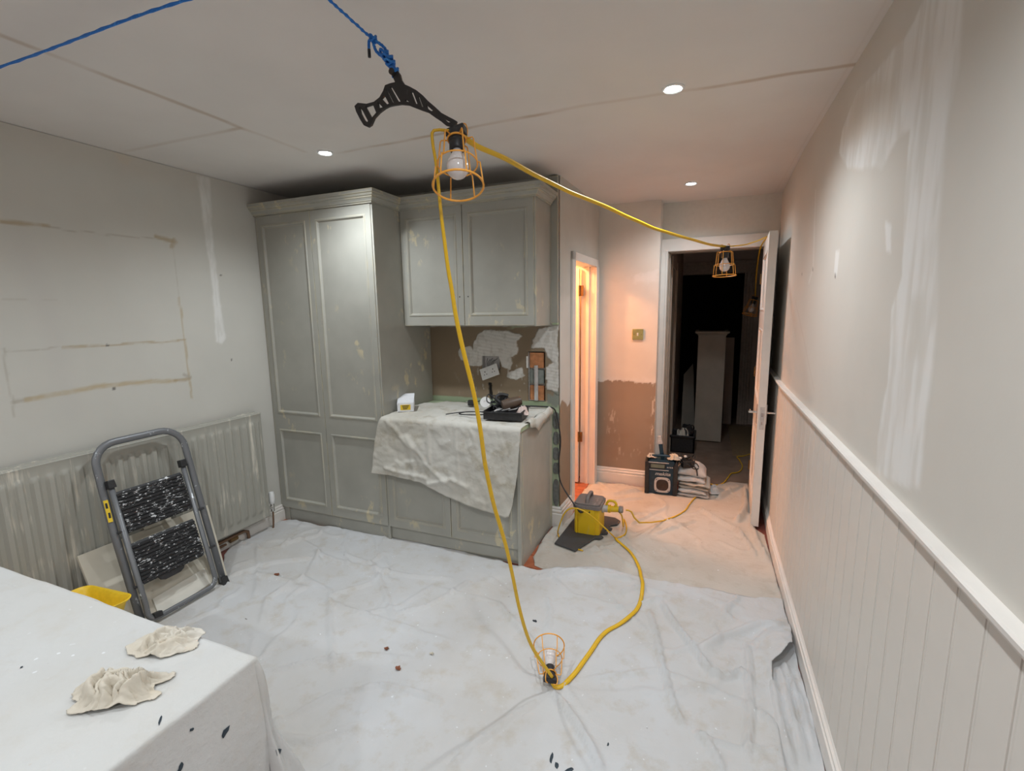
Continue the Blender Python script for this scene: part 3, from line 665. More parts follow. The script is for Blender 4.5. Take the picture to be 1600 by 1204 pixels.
# ================================================================== RADIATOR
rd = thing('radiator', (-2.93, 1.5, .117), 'long ribbed grey panel radiator fixed low on the left wall', 'radiator')
y0, y1, z0, z1, xf = .62, 2.388, .117, .893, -2.905
P0 = .0585
ys = []
ph = 2.25
for k in range(-40, 10):
    c = ph + P0 * k
    for d in (-.021, -.015, -.009, .009, .015, .021): ys.append(c + d)
ys = sorted([y for y in ys if y0 + .045 < y < y1 - .035] + [y0, y0 + .012, y0 + .03, y1 - .026, y1 - .012, y1])
zs = [z0, z0 + .010, z0 + .022, z0 + .05, z0 + .062, z0 + .075, z0 + .09, (z0 + z1) / 2, z1 - .085, z1 - .07, z1 - .06, z1 - .05, z1 - .016, z1 - .006, z1]
vs = []
for y in ys:
    dd = abs((y - ph + P0 / 2) % P0 - P0 / 2); rib = float(sst(.0205, .0095, np.array(dd))) * (1 if (y0 + .04 < y < y1 - .03) else 0)
    for i, z in enumerate(zs):
        bl = float(sst(z0 + .052, z0 + .080, np.array(z)) * sst(z1 - .052, z1 - .076, np.array(z)))
        edge = .006 if (i in (0, len(zs) - 1)) else 0
        eside = .006 if y in (y0, y1) else 0
        lip = .004 if (z > z1 - .012 or z < z0 + .012) else 0
        vs.append((xf + .011 * rib * bl - max(edge, eside) + lip * .6, y, z))
nz = len(zs); fs = [(i * nz + j, (i + 1) * nz + j, (i + 1) * nz + j + 1, i * nz + j + 1) for i in range(len(ys) - 1) for j in range(nz - 1)]
MB().add(vs, fs).build('front_panel', MT['rad'], rd, angle=35)
MB().box(-2.975, -2.962, y0 + .02, y1 - .02, z0 + .01, z1 - .02).build('rear_panel', MT['rad'], rd)
m = MB(); m.box(-2.968, xf - .002, y0, y1, z1 - .006, z1 + .002); m.box(-2.968, -2.960, y0, y1, z1 - .01, z1 + .005)
m.build('top_grille', MT['rad'], rd, bevel=.002)
for yy in (y0, y1 - .004): MB().box(-2.968, xf - .004, yy, yy + .004, z0 + .005, z1 - .004).build('end_cap', MT['rad'], rd, bevel=.001)
m = MB(); m.tube([(-2.92, y1 - .02, .17), (-2.92, y1 + .03, .17)], .011, 10); m.tube([(-2.92, y1 + .034, .14), (-2.92, y1 + .034, .205)], .013, 12)
v = m.build('valve_body', MT['chrome'], rd, angle=40)
MB().lathe([(.015, .198), (.019, .205), (.021, .225), (.021, .262), (.017, .285), (.006, .290)], 16, Matrix.Translation((-2.92, y1 + .034, 0))).build('valve_head', MT['white'], v, angle=30)
MB().tube(smooth_path([(-2.92, y1 + .034, .14), (-2.925, y1 + .034, .06), (-2.93, y1 + .03, .0)], 4), .0065, 8).build('valve_pipe', MT['pipe'], rd, smooth=True)
pr_ = thing('heating_pipe', (-2.95, 1.9, .06), 'bare brown copper pipes running along the skirting below the radiator', 'pipe')
MB().tube([(-2.955, .7, .065), (-2.955, 2.20, .075), (-2.955, 2.23, .06), (-2.955, 2.235, 0.0)], .011, 10).build('pipe', MT['pipe'], pr_, angle=50)
MB().tube([(-2.955, 1.3, .045), (-2.952, 2.06, .045)], .008, 8).build('pipe', MT['pipe'], pr_)
MB().tube([(-2.955, 2.09, .055), (-2.955, 2.145, .058)], .017, 10).build('pipe_joint', MT['bronze'], pr_)

# ================================================================== STEP LADDER, BOARDS, TUB
LB = Vector((-2.60, 0, .02)); LW = Vector((-.26, 0, .88)).normalized(); LN = Vector((.88, 0, .26)).normalized()
def LP(y, w, o=0): p = LB + LW * w + LN * o; return (p.x, y, p.z)
lt = 'folded two-step ladder, grey tubes and paint-spattered black treads, leaning on the radiator'
lad = thing('step_ladder', (-2.62, 1.56, 0), lt, 'ladder')
def arc(cy, cw, r, a0, a1, n=7): return [(cy + r * math.cos(math.radians(a0 + (a1 - a0) * i / n)), cw + r * math.sin(math.radians(a0 + (a1 - a0) * i / n))) for i in range(n + 1)]
yl0, yl1, yt0, yt1, wt = 1.318, 1.768, 1.345, 1.786, .945
rr = .11
pth = [(yl0 + .004, .0), (yt0 - .015, .5)] + [(y, q) for y, q in arc(yt0 + rr, wt - rr, rr, 180, 90)] + [(y, q) for y, q in arc(yt1 - rr, wt - rr, rr, 90, 0)] + [(yt1 - .010, .5), (yl1 - .008, 0.0)]
MB().tube([LP(y, q, .018) for y, q in pth], 0, 12, flat=(.013, .019, tuple(LN))).build('outer_frame', MT['tubegrey'], lad, smooth=True)
ip = [(1.392, .735), (1.372, .06)] + arc(1.402, .055, .03, 180, 270, 4) + arc(1.690, .055, .05, -90, 0, 5) + [(1.735, .06), (1.752, .735)]
ip = [(1.366, .735), (1.350, .10)] + arc(1.390, .055, .045, 190, 270, 4) + arc(1.660, .060, .05, -90, 0, 5) + [(1.727, .735)]
MB().tube([LP(y, q, .042) for y, q in ip], 0, 10, flat=(.010, .014, tuple(LN))).build('inner_frame', MT['tubegrey'], lad, smooth=True)
for y0_, y1_, q in ((1.335, 1.360, .49), (1.330, 1.355, .20), (1.722, 1.765, .45), (1.715, 1.76, .22)):
    m = MB(); m.tube([LP(y0_, q, .034), LP(y1_, q, .046)], .007, 8); m.build('pivot_bolt', MT['black'], lad)
for k, (w0, w1, ya, yb) in enumerate(((.470, .690, 1.374, 1.702), (.195, .415, 1.366, 1.690))):
    tm = MB(); n = 11; pr1 = []
    ya2, yb2 = ya, yb
    for i in range(n):
        a = w0 + .008 + (w1 - w0 - .016) * i / n; e = a + (w1 - w0 - .016) / n
        pr1 += [(a, .046), (a + .003, .052), (e - .006, .052), (e - .002, .046)]
    pl = [(w0, .030), (w0, .040)] + pr1 + [(w1, .040), (w1, .030)]
    vs = [LP(y, q, o) for y in (ya2, yb2) for (q, o) in pl]; L = len(pl)
    fs = [(i, (i + 1) % L, L + (i + 1) % L, L + i) for i in range(L)] + [tuple(range(L)), tuple(range(2 * L - 1, L - 1, -1))]
    tm.add(vs, fs); t = tm.build('tread', MT['tread'], lad)
    if k == 1:
        lip = [(1.44, w0 + .004), (1.45, w0 - .016), (1.47, w0 - .026), (1.55, w0 - .024), (1.57, w0 - .014), (1.58, w0 + .004)]
        MB().prism([lip], lambda y, q, h: LP(y, q, .032 + h), 0, .012).build('tread_lip', MT['black'], t, bevel=.002)
for (y, q) in ((1.366, .735), (1.727, .735)):
    c = MB(); L_ = [(y - .018, q - .02), (y + .018, q - .02), (y + .016, q + .022), (y - .016, q + .022)]
    c.prism([L_], lambda a, b_, h: LP(a, b_, .026 + h), 0, .034); c.build('end_cap', MT['black'], lad, bevel=.003)
for (y, o) in ((yl0 + .003, .018), (yl1 - .006, .018)):
    L_ = [(y - .020, -.022), (y + .020, -.022), (y + .017, .026), (y - .017, .026)]
    MB().prism([L_], lambda a, b_, h: LP(a, b_, -.004 + h), 0, .044).build('rubber_foot', MT['black'], lad, bevel=.003)
L_ = [(1.365, .012), (1.405, .008), (1.405, .036), (1.365, .040)]
MB().prism([L_], lambda a, b_, h: LP(a, b_, .028 + h), 0, .030).build('crossbar_sleeve', MT['black'], lad, bevel=.003)
m = MB().prism([[(yl0 - .004, .555), (yl0 + .016, .553), (yl0 + .022, .665), (yl0 + .002, .667)]], lambda a, b_, h: LP(a, b_, .032 + h), 0, .002)
st = m.build('warning_sticker', MT['sticker'], lad, label='yellow warning sticker with black pictograms')
for q in (.575, .625):
    MB().prism([[(yl0 + .003, q), (yl0 + .013, q - .001), (yl0 + .015, q + .026), (yl0 + .006, q + .027)]], lambda a, b_, h: LP(a, b_, .034 + h), 0, .0006).build('pictogram', MT['black'], st)

def lean_board(name, pts, o0, th, mat, lab, cat, base_x, top_x, top_z):
    bw = Vector((top_x - base_x, 0, top_z)).normalized(); bn = Vector((bw.z, 0, -bw.x))
    f_ = lambda y, q, h: tuple(Vector((base_x, y, .004)) + bw * q + bn * (o0 - h))
    return tag(MB().prism([pts], f_, 0, th).build(name, mat, bevel=.0015), lab, cat)
lean_board('panel_board', [(1.20, .0), (1.812, .0), (1.915, .47), (1.235, .47)], 0, .018, MT['cream'], 'cream painted board leaning against the radiator behind the step ladder', 'board', -2.612, -2.885, .41)
lean_board('shelf_offcut', [(1.415, .004), (1.71, .03), (1.72, .125), (1.425, .105)], .008, .007, MT['paleboard'], 'narrow pale offcut standing across the cream board below the ladder treads', 'board', -2.610, -2.883, .41)
lean_board('cardboard_flap', [(1.545, .46), (1.69, .455), (1.70, .50), (1.55, .505)], .0, .006, MT['cream'], 'small beige card strip showing between the two ladder treads', 'card', -2.612, -2.885, .41)

tb = thing('yellow_tub', (-2.33, 1.10, 0), 'yellow plastic tub with a pouring lip, half hidden behind the covered table', 'tub')
tb.location = (-2.58, 1.04, 0); ORG['yellow_tub'] = Vector((-2.58, 1.04, 0))
def rrect(cx, cy, hx, hy, r, n=5):
    out = []
    for (sx, sy, a0) in ((1, 1, 0), (-1, 1, 90), (-1, -1, 180), (1, -1, 270)):
        for i in range(n + 1):
            a = math.radians(a0 + 90 * i / n); out.append((cx + sx * (hx - r) + r * math.cos(a), cy + sy * (hy - r) + r * math.sin(a)))
    return out
m = MB(); rings = []
for (z, e) in ((.0, -.05), (.004, -.045), (.28, 0), (.292, .012), (.298, .014), (.300, .010), (.285, -.004), (.012, -.050)):
    L = rrect(-2.58, 1.04, .14 + e, .145 + e, .05)
    if z > .27: L = [(x + (.03 if (x > -2.48 and y > 1.12) else 0), y + (.02 if (x > -2.48 and y > 1.12) else 0)) for x, y in L]
    rings.append([(x, y, z) for x, y in L])
k = len(rings[0]); vs = [p for r_ in rings for p in r_]
fs = [(i * k + a, i * k + (a + 1) % k, (i + 1) * k + (a + 1) % k, (i + 1) * k + a) for i in range(len(rings) - 1) for a in range(k)] + [tuple(range(k)), tuple((len(rings) - 1) * k + a for a in range(k))]
m.add(vs, fs).build('tub_body', MT['tub'], tb, angle=40)

# ================================================================== DUST SHEETS ON THE FLOOR
def sheet(name, poly, res, mat, lab, ridges=(), z0=.006, amp=.010, seed=1, lift=None, edge=.03, rand=14, flat=None):
    poly = [(p[0], p[1]) for p in poly]
    xs = [p[0] for p in poly]; ysv = [p[1] for p in poly]
    gx = np.arange(min(xs) - res, max(xs) + 2 * res, res); gy = np.arange(min(ysv) - res, max(ysv) + 2 * res, res)
    U, V = np.meshgrid(gx, gy, indexing='ij')
    pj = poly + [poly[0]]
    # wavy hem
    PX = U + .018 * (fbm(U, V, .12, seed + 3) - .5); PY = V + .018 * (fbm(U, V, .12, seed + 4) - .5)
    ins = inpoly(PX, PY, poly); d, _ = dpoly(PX, PY, pj)
    cell = ins[:-1, :-1] | ins[1:, :-1] | ins[1:, 1:] | ins[:-1, 1:]
    # pull outside corners of border cells back to the hem
    X = U.copy(); Y = V.copy()
    for (i, j) in np.argwhere(~ins & (d < 2 * res)):
        bd = 1e9
        for q in range(len(poly)):
            ax, ay = pj[q]; bx, by = pj[q + 1]; dx, dy = bx - ax, by - ay
            t = max(0, min(1, ((PX[i, j] - ax) * dx + (PY[i, j] - ay) * dy) / (dx * dx + dy * dy + 1e-12)))
            ex, ey = ax + t * dx - PX[i, j], ay + t * dy - PY[i, j]
            if ex * ex + ey * ey < bd: bd = ex * ex + ey * ey; X[i, j] = U[i, j] + ex; Y[i, j] = V[i, j] + ey
    d = np.where(ins, d, 0)
    h = amp * .8 * (fbm(X, Y, .5, seed, 3) - .35) + amp * .45 * np.abs(fbm(X, Y, .16, seed + 1, 4) - .5) * 2
    rg = np.abs(fbm(X + .3 * fbm(X, Y, .6, seed + 8), Y, .33, seed + 5, 3) - .5); h += amp * .9 * sst(.045, .0, rg) * sst(.42, .6, fbm(X, Y, .7, seed + 6))
    R_ = random.Random(seed)
    allr = list(ridges)
    for q in range(rand):
        cx, cy = R_.uniform(min(xs), max(xs)), R_.uniform(min(ysv), max(ysv)); a = R_.uniform(0, math.pi); L = R_.uniform(.15, .55)
        P_ = [(cx + math.cos(a + .5 * t * t) * L * t, cy + math.sin(a + .5 * t) * L * t) for t in (-1, -.4, .2, 1)]
        allr.append((P_, R_.uniform(.008, .014), R_.uniform(.004, .009)))
    for pts, wd, ht in allr:
        e, t = dpoly(X + .012 * (fbm(X, Y, .09, seed + 9) - .5), Y + .012 * (fbm(X, Y, .09, seed + 10) - .5), [(p[0], p[1]) for p in pts])
        h += 2.1 * ht * np.exp(-(e / (wd * .85)) ** 2) * sst(0, .12, t) * sst(1.0, .85, t)
    h = np.maximum(h, 0) * sst(0, edge, d) + z0
    h += sst(edge, 0, d) * .010 * sst(.45, .7, fbm(X, Y, .11, seed + 20))
    if lift is not None: h += lift(X, Y)
    if flat is not None:
        k_ = soft(X, Y, flat, .03); h = h * (1 - k_) + .004 * k_
    idx = np.arange(U.size).reshape(U.shape)
    q = np.stack([idx[:-1, :-1], idx[1:, :-1], idx[1:, 1:], idx[:-1, 1:]], -1)[cell]
    used = np.unique(q); mp = -np.ones(U.size, int); mp[used] = np.arange(len(used))
    pts = np.stack([X, Y, h], -1).reshape(-1, 3)[used]
    me = bpy.data.meshes.new(name); o = bpy.data.objects.new(name, me); COL.objects.link(o)
    me.from_pydata(pts.tolist(), [], mp[q].tolist()); me.materials.append(mat)
    me.polygons.foreach_set('use_smooth', np.ones(len(q), bool)); me.update()
    md = o.modifiers.new('thick', 'SOLIDIFY'); md.thickness = .0025; md.offset = 1
    return tag(o, lab, 'dust sheet')

door_poly = [(-.93, 2.60), (-.972, 2.70), (-.985, 2.95), (-.975, 3.14), (-.925, 3.24), (-.90, 3.50)] + [(-0.948,3.957),(-0.883,4.185),(-0.492,4.187),(-0.220,4.187),(0.038,4.329),(0.264,4.597),(0.400,4.593),(0.381,3.923)] + [(.385, 3.63), (.436, 3.55), (.440, 3.15), (.440, 2.35)] + [(0.051,2.393),(-0.410,2.454)]
dsheet = sheet('dust_sheet', door_poly, .014, MT['sheet2'], 'cream dust sheet lying between the yellow transformer, the radio and the open door',
      [([(-0.221,3.833,0.010),(-0.364,3.550,0.010),(-0.476,3.345,0.010)], .012, .010), ([(-0.002,3.635,0.010),(-0.170,3.425,0.010),(-0.288,3.265,0.010)], .012, .010), ([(-0.031,3.903,0.010),(0.153,3.657,0.010),(0.255,3.550,0.010),(0.312,3.427,0.010)], .012, .014),
       ([(0.363,4.496,0.010),(0.353,4.043,0.010),(0.313,3.835,0.010),(0.260,3.662,0.010)], .016, .028), ([(0.138,4.104,0.010),(0.243,4.323,0.010),(0.353,4.492,0.010)], .014, .02), ([(0.354,3.912,0.010),(0.375,3.421,0.010),(0.414,3.125,0.010)], .014, .018),
       ([(-1.008,3.919,0.010),(-0.673,3.929,0.010),(-0.464,4.099,0.010)], .018, .016), ([(-0.690,3.731,0.010),(-0.529,3.862,0.010),(-0.433,3.926,0.010)], .014, .012), ([(0.255,3.550,0.010),(0.323,3.354,0.010),(0.346,3.166,0.010)], .012, .012)],
      z0=.005, amp=.011, seed=11, rand=16, flat=[(-.93, 2.86), (-.72, 2.80), (-.62, 3.02), (-.53, 3.10), (-.50, 3.42), (-.60, 3.50), (-.90, 3.50)])
under_poly = [(.30, 2.45), (.441, 2.50), (.441, 1.2), (.20, 1.2)]
sheet('dust_sheet', under_poly, .014, MT['sheet'], 'white dust sheet edge bunched in long pleats along the panelled wall skirting',
      [([(0.354,2.180,0.010),(0.369,1.929,0.010),(0.386,1.680,0.010)], .012, .018), ([(0.378,2.231,0.010),(0.409,1.978,0.010),(0.423,1.695,0.010)], .010, .016), ([(0.319,2.087,0.010),(0.319,1.878,0.010),(0.340,1.652,0.010)], .014, .02)], z0=.004, amp=.007, seed=23, rand=4)
main_poly = [(-2.902,2.003),(-3.010,2.162),(-3.088,2.392),(-2.931,2.569)] + [(-2.62, 2.565), (-2.3, 2.60), (-1.9, 2.605), (-1.5, 2.60), (-1.25, 2.585), (-1.08, 2.565)] + [(-1.013,2.557),(-0.909,2.549),(-0.750,2.616),(-0.606,2.678),(-0.453,2.697),(-0.263,2.672),(-0.086,2.669),(0.115,2.679),(0.306,2.675)] + [(.438, 2.72), (.440, 2.45), (.425, 2.30)] + [(0.364,2.200),(0.323,2.168),(0.316,1.877),(0.320,1.645),(0.320,1.456)] + [(.15, .9), (-.2, .5), (-.6, .3), (-2.2, .3), (-2.72, .6), (-2.72, 1.5), (-2.70, 1.85)]
def over(X, Y):
    # rests on the door sheet and the pleated edge it overlaps
    a = sst(-.04, .05, -np.where(inpoly(X, Y, [(p[0], p[1]) for p in door_poly]), -1., 1.) * dpoly(X, Y, [(p[0], p[1]) for p in door_poly + door_poly[:1]])[0])
    b = sst(-.04, .05, -np.where(inpoly(X, Y, [(p[0], p[1]) for p in under_poly]), -1., 1.) * dpoly(X, Y, [(p[0], p[1]) for p in under_poly + under_poly[:1]])[0])
    lump = np.exp(-(((X - .40) / .10) ** 2 + ((Y - 2.28) / .18) ** 2)) * .045 * (0.6 + .8 * fbm(X, Y, .08, 3))
    return .016 * np.maximum(a, b) + lump
main = sheet('dust_sheet', main_poly, .013, MT['sheet'], 'large white paint-splashed dust sheet covering the floor between the table and cupboards',
      [([(-0.544,1.686,0.010),(-0.469,1.638,0.010),(-0.383,1.559,0.010),(-0.301,1.464,0.010),(-0.253,1.394,0.010)], .014, .014), ([(-0.235,2.427,0.010),(-0.170,2.230,0.010),(-0.117,1.998,0.010),(-0.079,1.841,0.010),(-0.042,1.754,0.010),(-0.006,1.685,0.010)], .010, .013), ([(0.022,1.702,0.010),(0.067,1.661,0.010),(0.094,1.618,0.010),(0.117,1.551,0.010)], .012, .012),
       ([(-0.174,2.480,0.010),(-0.099,2.336,0.010),(-0.003,2.173,0.010),(0.040,2.101,0.010),(0.085,2.016,0.010),(0.155,2.016,0.010)], .011, .016), ([(-0.758,2.322,0.010),(-0.692,2.194,0.010),(-0.673,2.090,0.010),(-0.674,2.033,0.010)], .008, .009), ([(0.012,2.142,0.010),(0.109,2.263,0.010),(0.196,2.345,0.010),(0.315,2.436,0.010),(0.425,2.433,0.010)], .020, .012),
       ([(0.236,2.311,0.010),(0.239,2.095,0.010),(0.220,1.840,0.010),(0.195,1.596,0.010)], .012, .014), ([(-0.667,1.449,0.010),(-0.623,1.538,0.010),(-0.565,1.618,0.010)], .009, .008), ([(-1.969,1.863,0.010),(-1.734,1.827,0.010),(-1.396,1.814,0.010),(-1.233,1.798,0.010),(-1.048,1.801,0.010)], .009, .008),
       ([(-1.732,1.336,0.010),(-1.577,1.479,0.010),(-1.406,1.580,0.010),(-1.164,1.638,0.010)], .010, .008), ([(-1.471,1.168,0.010),(-1.374,1.340,0.010),(-1.207,1.460,0.010),(-1.026,1.475,0.010),(-0.902,1.470,0.010)], .010, .008), ([(-1.232,2.314,0.010),(-1.276,2.126,0.010),(-1.346,1.975,0.010),(-1.474,1.868,0.010)], .009, .008),
       ([(-0.761,1.223,0.010),(-0.727,1.352,0.010),(-0.650,1.471,0.010)], .009, .009), ([(-0.895,2.441,0.010),(-0.836,2.500,0.010),(-0.648,2.608,0.010),(-0.439,2.613,0.010),(-0.293,2.619,0.010)], .014, .012), ([(-2.417,2.238,0.010),(-2.058,2.198,0.010),(-1.591,2.216,0.010),(-1.285,2.294,0.010)], .012, .008),
       ([(0.130,2.014,0.010),(0.208,2.083,0.010),(0.228,2.014,0.010)], .012, .014), ([(0.034,1.677,0.010),(0.163,1.677,0.010),(0.328,1.709,0.010)], .007, .008), ([(-0.394,2.460,0.010),(-0.286,2.566,0.010),(-0.112,2.535,0.010)], .012, .009), ([(-2.616,1.830,0.010),(-2.522,2.024,0.010),(-2.273,2.203,0.010)], .014, .010)],
      z0=.006, amp=.014, seed=5, lift=over, rand=34)

# ================================================================== TABLE UNDER ITS SHEET
tx0, tx1, ty0, ty1, tz = -2.25, -.985, -.25, .715, .752
t = thing('table', (-1.6, .25, 0), 'table standing hidden beneath the draped white sheet in the foreground', 'table')
MB().box(tx0, tx1, ty0, ty1, tz - .03, tz - .002).build('table_top', MT['darkwood'], t, bevel=.002)
for x in (tx0 + .08, tx1 - .12):
    for y in (ty0 + .08, ty1 - .12): MB().box(x, x + .06, y, y + .06, .0, tz - .03).build('leg', MT['darkwood'], t)
m = MB(); m.box(tx0 + .1, tx1 - .1, ty0 + .1, ty1 - .1, tz - .11, tz - .03); m.build('apron', MT['darkwood'], t)
rs = .013
fe = np.array([-.012, -.004, -.001, 0, .002, .004, .006, .008, .010, .013, .018])
gs = np.unique(np.round(np.concatenate([np.arange(-.52, -.02, rs), fe, np.arange(.02, tx1 - tx0 - .02, .018), tx1 - tx0 + fe, tx1 - tx0 + np.arange(.025, .56, rs)]), 4))
gt = np.unique(np.round(np.concatenate([np.arange(-.4, -.02, .02), fe, np.arange(.02, ty1 - ty0 - .02, .018), ty1 - ty0 + fe, ty1 - ty0 + np.arange(.025, .50, rs)]), 4))
Sx, Ty = np.meshgrid(gs, gt, indexing='ij'); wid, dep = tx1 - tx0, ty1 - ty0
dx = np.where(Sx > wid, Sx - wid, np.where(Sx < 0, Sx, 0)); dy = np.where(Ty > dep, Ty - dep, np.where(Ty < 0, Ty, 0))
rr_ = np.hypot(dx, dy); ph_ = np.arctan2(dy, dx)
crn = (np.abs(dx) > 0) & (np.abs(dy) > 0)
drop = np.where(crn, np.maximum(np.abs(dx), np.abs(dy)) * .55 + rr_ * .45, rr_)
bend = .007
out = np.where(drop < bend * 1.5, bend * np.sin(np.clip(drop / bend, 0, 1.57)), bend) + np.clip(drop - bend, 0, 9) * .035
z = tz + .004 - np.where(drop < bend * 1.57, bend * (1 - np.cos(np.clip(drop / bend, 0, 1.57))), drop - bend * .57)
fold = .020 * np.sin(ph_ * 6.0 + .6) * sst(.02, .35, drop) * crn + np.where(crn, .26 * np.minimum(np.abs(dx), np.abs(dy)) , 0)
out = out + fold
ux = np.where(rr_ > 0, dx / (rr_ + 1e-9), 0); uy_ = np.where(rr_ > 0, dy / (rr_ + 1e-9), 0)
hang = sst(.0, .2, drop)
wv = .013 * np.sin(Sx * 9 + 2.2 * np.sin(Ty * 5)) * (np.abs(dy) > 0) * hang + .012 * np.sin(Ty * 8 + 1) * (np.abs(dx) > 0) * hang
X = tx0 + np.clip(Sx, 0, wid) + ux * (out + wv); Y = ty0 + np.clip(Ty, 0, dep) + uy_ * (out + wv)
nz_ = .010 * (fbm(Sx, Ty, .30, 3, 3) - .4) + .005 * np.abs(fbm(Sx, Ty, .09, 4, 3) - .5)
for pts, wd, ht in (([(.2, .95), (.5, .80), (.75, .55)], .010, .005), ([(.55, .9), (.62, .70), (.60, .5)], .008, .004), ([(.1, .9), (.3, .9), (.5, .93)], .008, .005), ([(1.12, .2), (1.14, .4), (1.18, .72)], .010, .004), ([(.95, .35), (1.05, .30), (1.2, .34)], .010, .004)):
    e, tt = dpoly(Sx, Ty, pts); nz_ = nz_ + ht * np.exp(-(e / wd) ** 2) * sst(0, .15, tt) * sst(1, .85, tt)
on = rr_ == 0
z = z + np.where(on, np.maximum(nz_, 0) , 0); X = X + np.where(~on, ux * np.maximum(nz_, 0) * 1.5, 0); Y = Y + np.where(~on, uy_ * np.maximum(nz_, 0) * 1.5, 0)
z = np.maximum(z, .03)
nu, nv = Sx.shape; idx = np.arange(nu * nv).reshape(nu, nv)
q = np.stack([idx[:-1, :-1], idx[1:, :-1], idx[1:, 1:], idx[:-1, 1:]], -1).reshape(-1, 4)
me = bpy.data.meshes.new('table_sheet'); o = bpy.data.objects.new('table_sheet', me); COL.objects.link(o)
me.from_pydata(np.stack([X, Y, z], -1).reshape(-1, 3).tolist(), [], q.tolist()); me.materials.append(MT['table_sheet']); me.polygons.foreach_set('use_smooth', np.ones(len(q), bool)); me.update()
md = o.modifiers.new('thick', 'SOLIDIFY'); md.thickness = .002; md.offset = 1
tag(o, 'off-white dust sheet draped over the foreground table with dark paint drips', 'dust sheet')
tsheet = o
# dark paint drips dried on the sheet
from mathutils.bvhtree import BVHTree
bv = BVHTree.FromPolygons([tuple(v.co) for v in me.vertices], [tuple(p.vertices) for p in me.polygons])
cpos = Vector((0, 0, 1.572))
def drips(polys, bvh, parent, mat, name):
    for P_ in polys:
        pts = []
        for d_ in P_:
            h = bvh.ray_cast(cpos, (Vector(d_) - cpos).normalized())
            if h[0] is None: break
            n_ = h[1] if h[1].dot(cpos - h[0]) > 0 else -h[1]
            pts.append(h[0] + n_ * .0032)
        if len(pts) < len(P_): continue
        c = sum(pts, Vector()) / len(pts); k = len(pts)
        up = (cpos - c).normalized() * .002
        MB().add([c + up] + pts, [(0, 1 + i, 1 + (i + 1) % k) for i in range(k)]).build(name, mat, parent)
def ell(c, u_, v_, n=9, seed=0):
    r_ = random.Random(seed); return [Vector(c) + (Vector(u_) * math.cos(2 * math.pi * i / n) + Vector(v_) * math.sin(2 * math.pi * i / n)) * r_.uniform(.5, 1.25) for i in range(n)]
for i, (P_, e1) in enumerate((
    ([(-1.028,0.532,0.732),(-1.025,0.535,0.739),(-1.029,0.533,0.739)], 0), ([(-0.902,0.580,0.710),(-0.897,0.585,0.726),(-0.897,0.582,0.710)], 0), ([(-0.785,0.629,0.718),(-0.780,0.636,0.748),(-0.780,0.631,0.716)], 0), ([(-0.796,0.616,0.668),(-0.792,0.619,0.677),(-0.790,0.618,0.666)], 0),
    ([(-0.895,0.610,0.875),(-0.891,0.614,0.883),(-0.888,0.613,0.872)], 0), ([(-0.987,0.533,0.637),(-0.982,0.537,0.648),(-0.983,0.534,0.635)], 0), ([(-0.968,0.554,0.715),(-0.966,0.556,0.719),(-0.964,0.555,0.714)], 0), ([(-1.302,0.439,0.848),(-1.299,0.441,0.851),(-1.300,0.440,0.847)], 0))):
    c, a, b_ = [Vector(p) for p in P_]; drips([ell(c, a - c, b_ - c, 9, i)], bv, tsheet, MT['paint'], 'paint_drip')

# ---- crumpled rags on the table
def crumple(name, cx, cy, cz, lx, ly, hh, seed, mat, lab, rot=0, n=84, cat='rag', roll=.5):
    s_ = np.linspace(-1, 1, n); U, V = np.meshgrid(s_, s_, indexing='ij')
    r_ = np.hypot(U, V * .95)
    ux, vy = U + .35 * (fbm(U, V, .7, seed) - .5) + .14 * (fbm(U, V, .22, seed + 2) - .5), V + .35 * (fbm(U, V, .7, seed + 5) - .5) + .14 * (fbm(U, V, .22, seed + 6) - .5)
    h = np.zeros(U.shape); Rr = random.Random(seed)
    for q in range(11):
        a = Rr.uniform(-.9, .9) + (1.57 if q % 4 == 3 else 0); o_ = Rr.uniform(-.75, .75); w_ = Rr.uniform(.06, .17)
        al = -U * math.sin(a) + V * math.cos(a); dd = U * math.cos(a) + V * math.sin(a) - o_ + .45 * (fbm(al, U * .3 + q, .8, seed + q) - .5)
        h = np.maximum(h, Rr.uniform(.45, 1.0) * np.exp(-np.abs(dd / w_) ** 1.5) * sst(1.2, .4, np.abs(al - Rr.uniform(-.4, .4))))
    h = hh * (.85 * h + .22 * fbm(U, V, .5, seed + 50)) * sst(1.25, .45, r_) + .004
    fold = 1 - roll * sst(.3, 1.0, fbm(U, V, .9, seed + 21))
    X = ux * lx * fold; Y = vy * ly * (1 - .3 * roll * sst(.3, .8, fbm(U, V, .6, seed + 30)))
    c, s = math.cos(rot), math.sin(rot)
    P_ = np.stack([cx + X * c - Y * s, cy + X * s + Y * c, cz + h], -1).reshape(-1, 3)
    idx = np.arange(n * n).reshape(n, n); q = np.stack([idx[:-1, :-1], idx[1:, :-1], idx[1:, 1:], idx[:-1, 1:]], -1).reshape(-1, 4)
    q = q[((r_[:-1, :-1] + .25 * (fbm(U, V, .3, seed + 40)[:-1, :-1] - .5)) < 1.12).ravel()]
    used = np.unique(q); mp = -np.ones(n * n, int); mp[used] = np.arange(len(used))
    me = bpy.data.meshes.new(name); o = bpy.data.objects.new(name, me); COL.objects.link(o)
    me.from_pydata(P_[used].tolist(), [], mp[q].tolist()); me.materials.append(mat); me.polygons.foreach_set('use_smooth', np.ones(len(q), bool)); me.update()
    md = o.modifiers.new('thick', 'SOLIDIFY'); md.thickness = .0018; md.offset = 1
    return tag(o, lab, cat) if lab else o
crumple('rag', -1.225, .672, tz + .006, .085, .055, .030, 41, MT['rag'], 'loose white rag spread flat on the table sheet, nearer the step ladder', .5)
crumple('rag', -1.160, .530, tz + .006, .105, .055, .062, 57, MT['rag'], 'tightly crumpled beige rag on the table sheet, the nearer of two', .55)

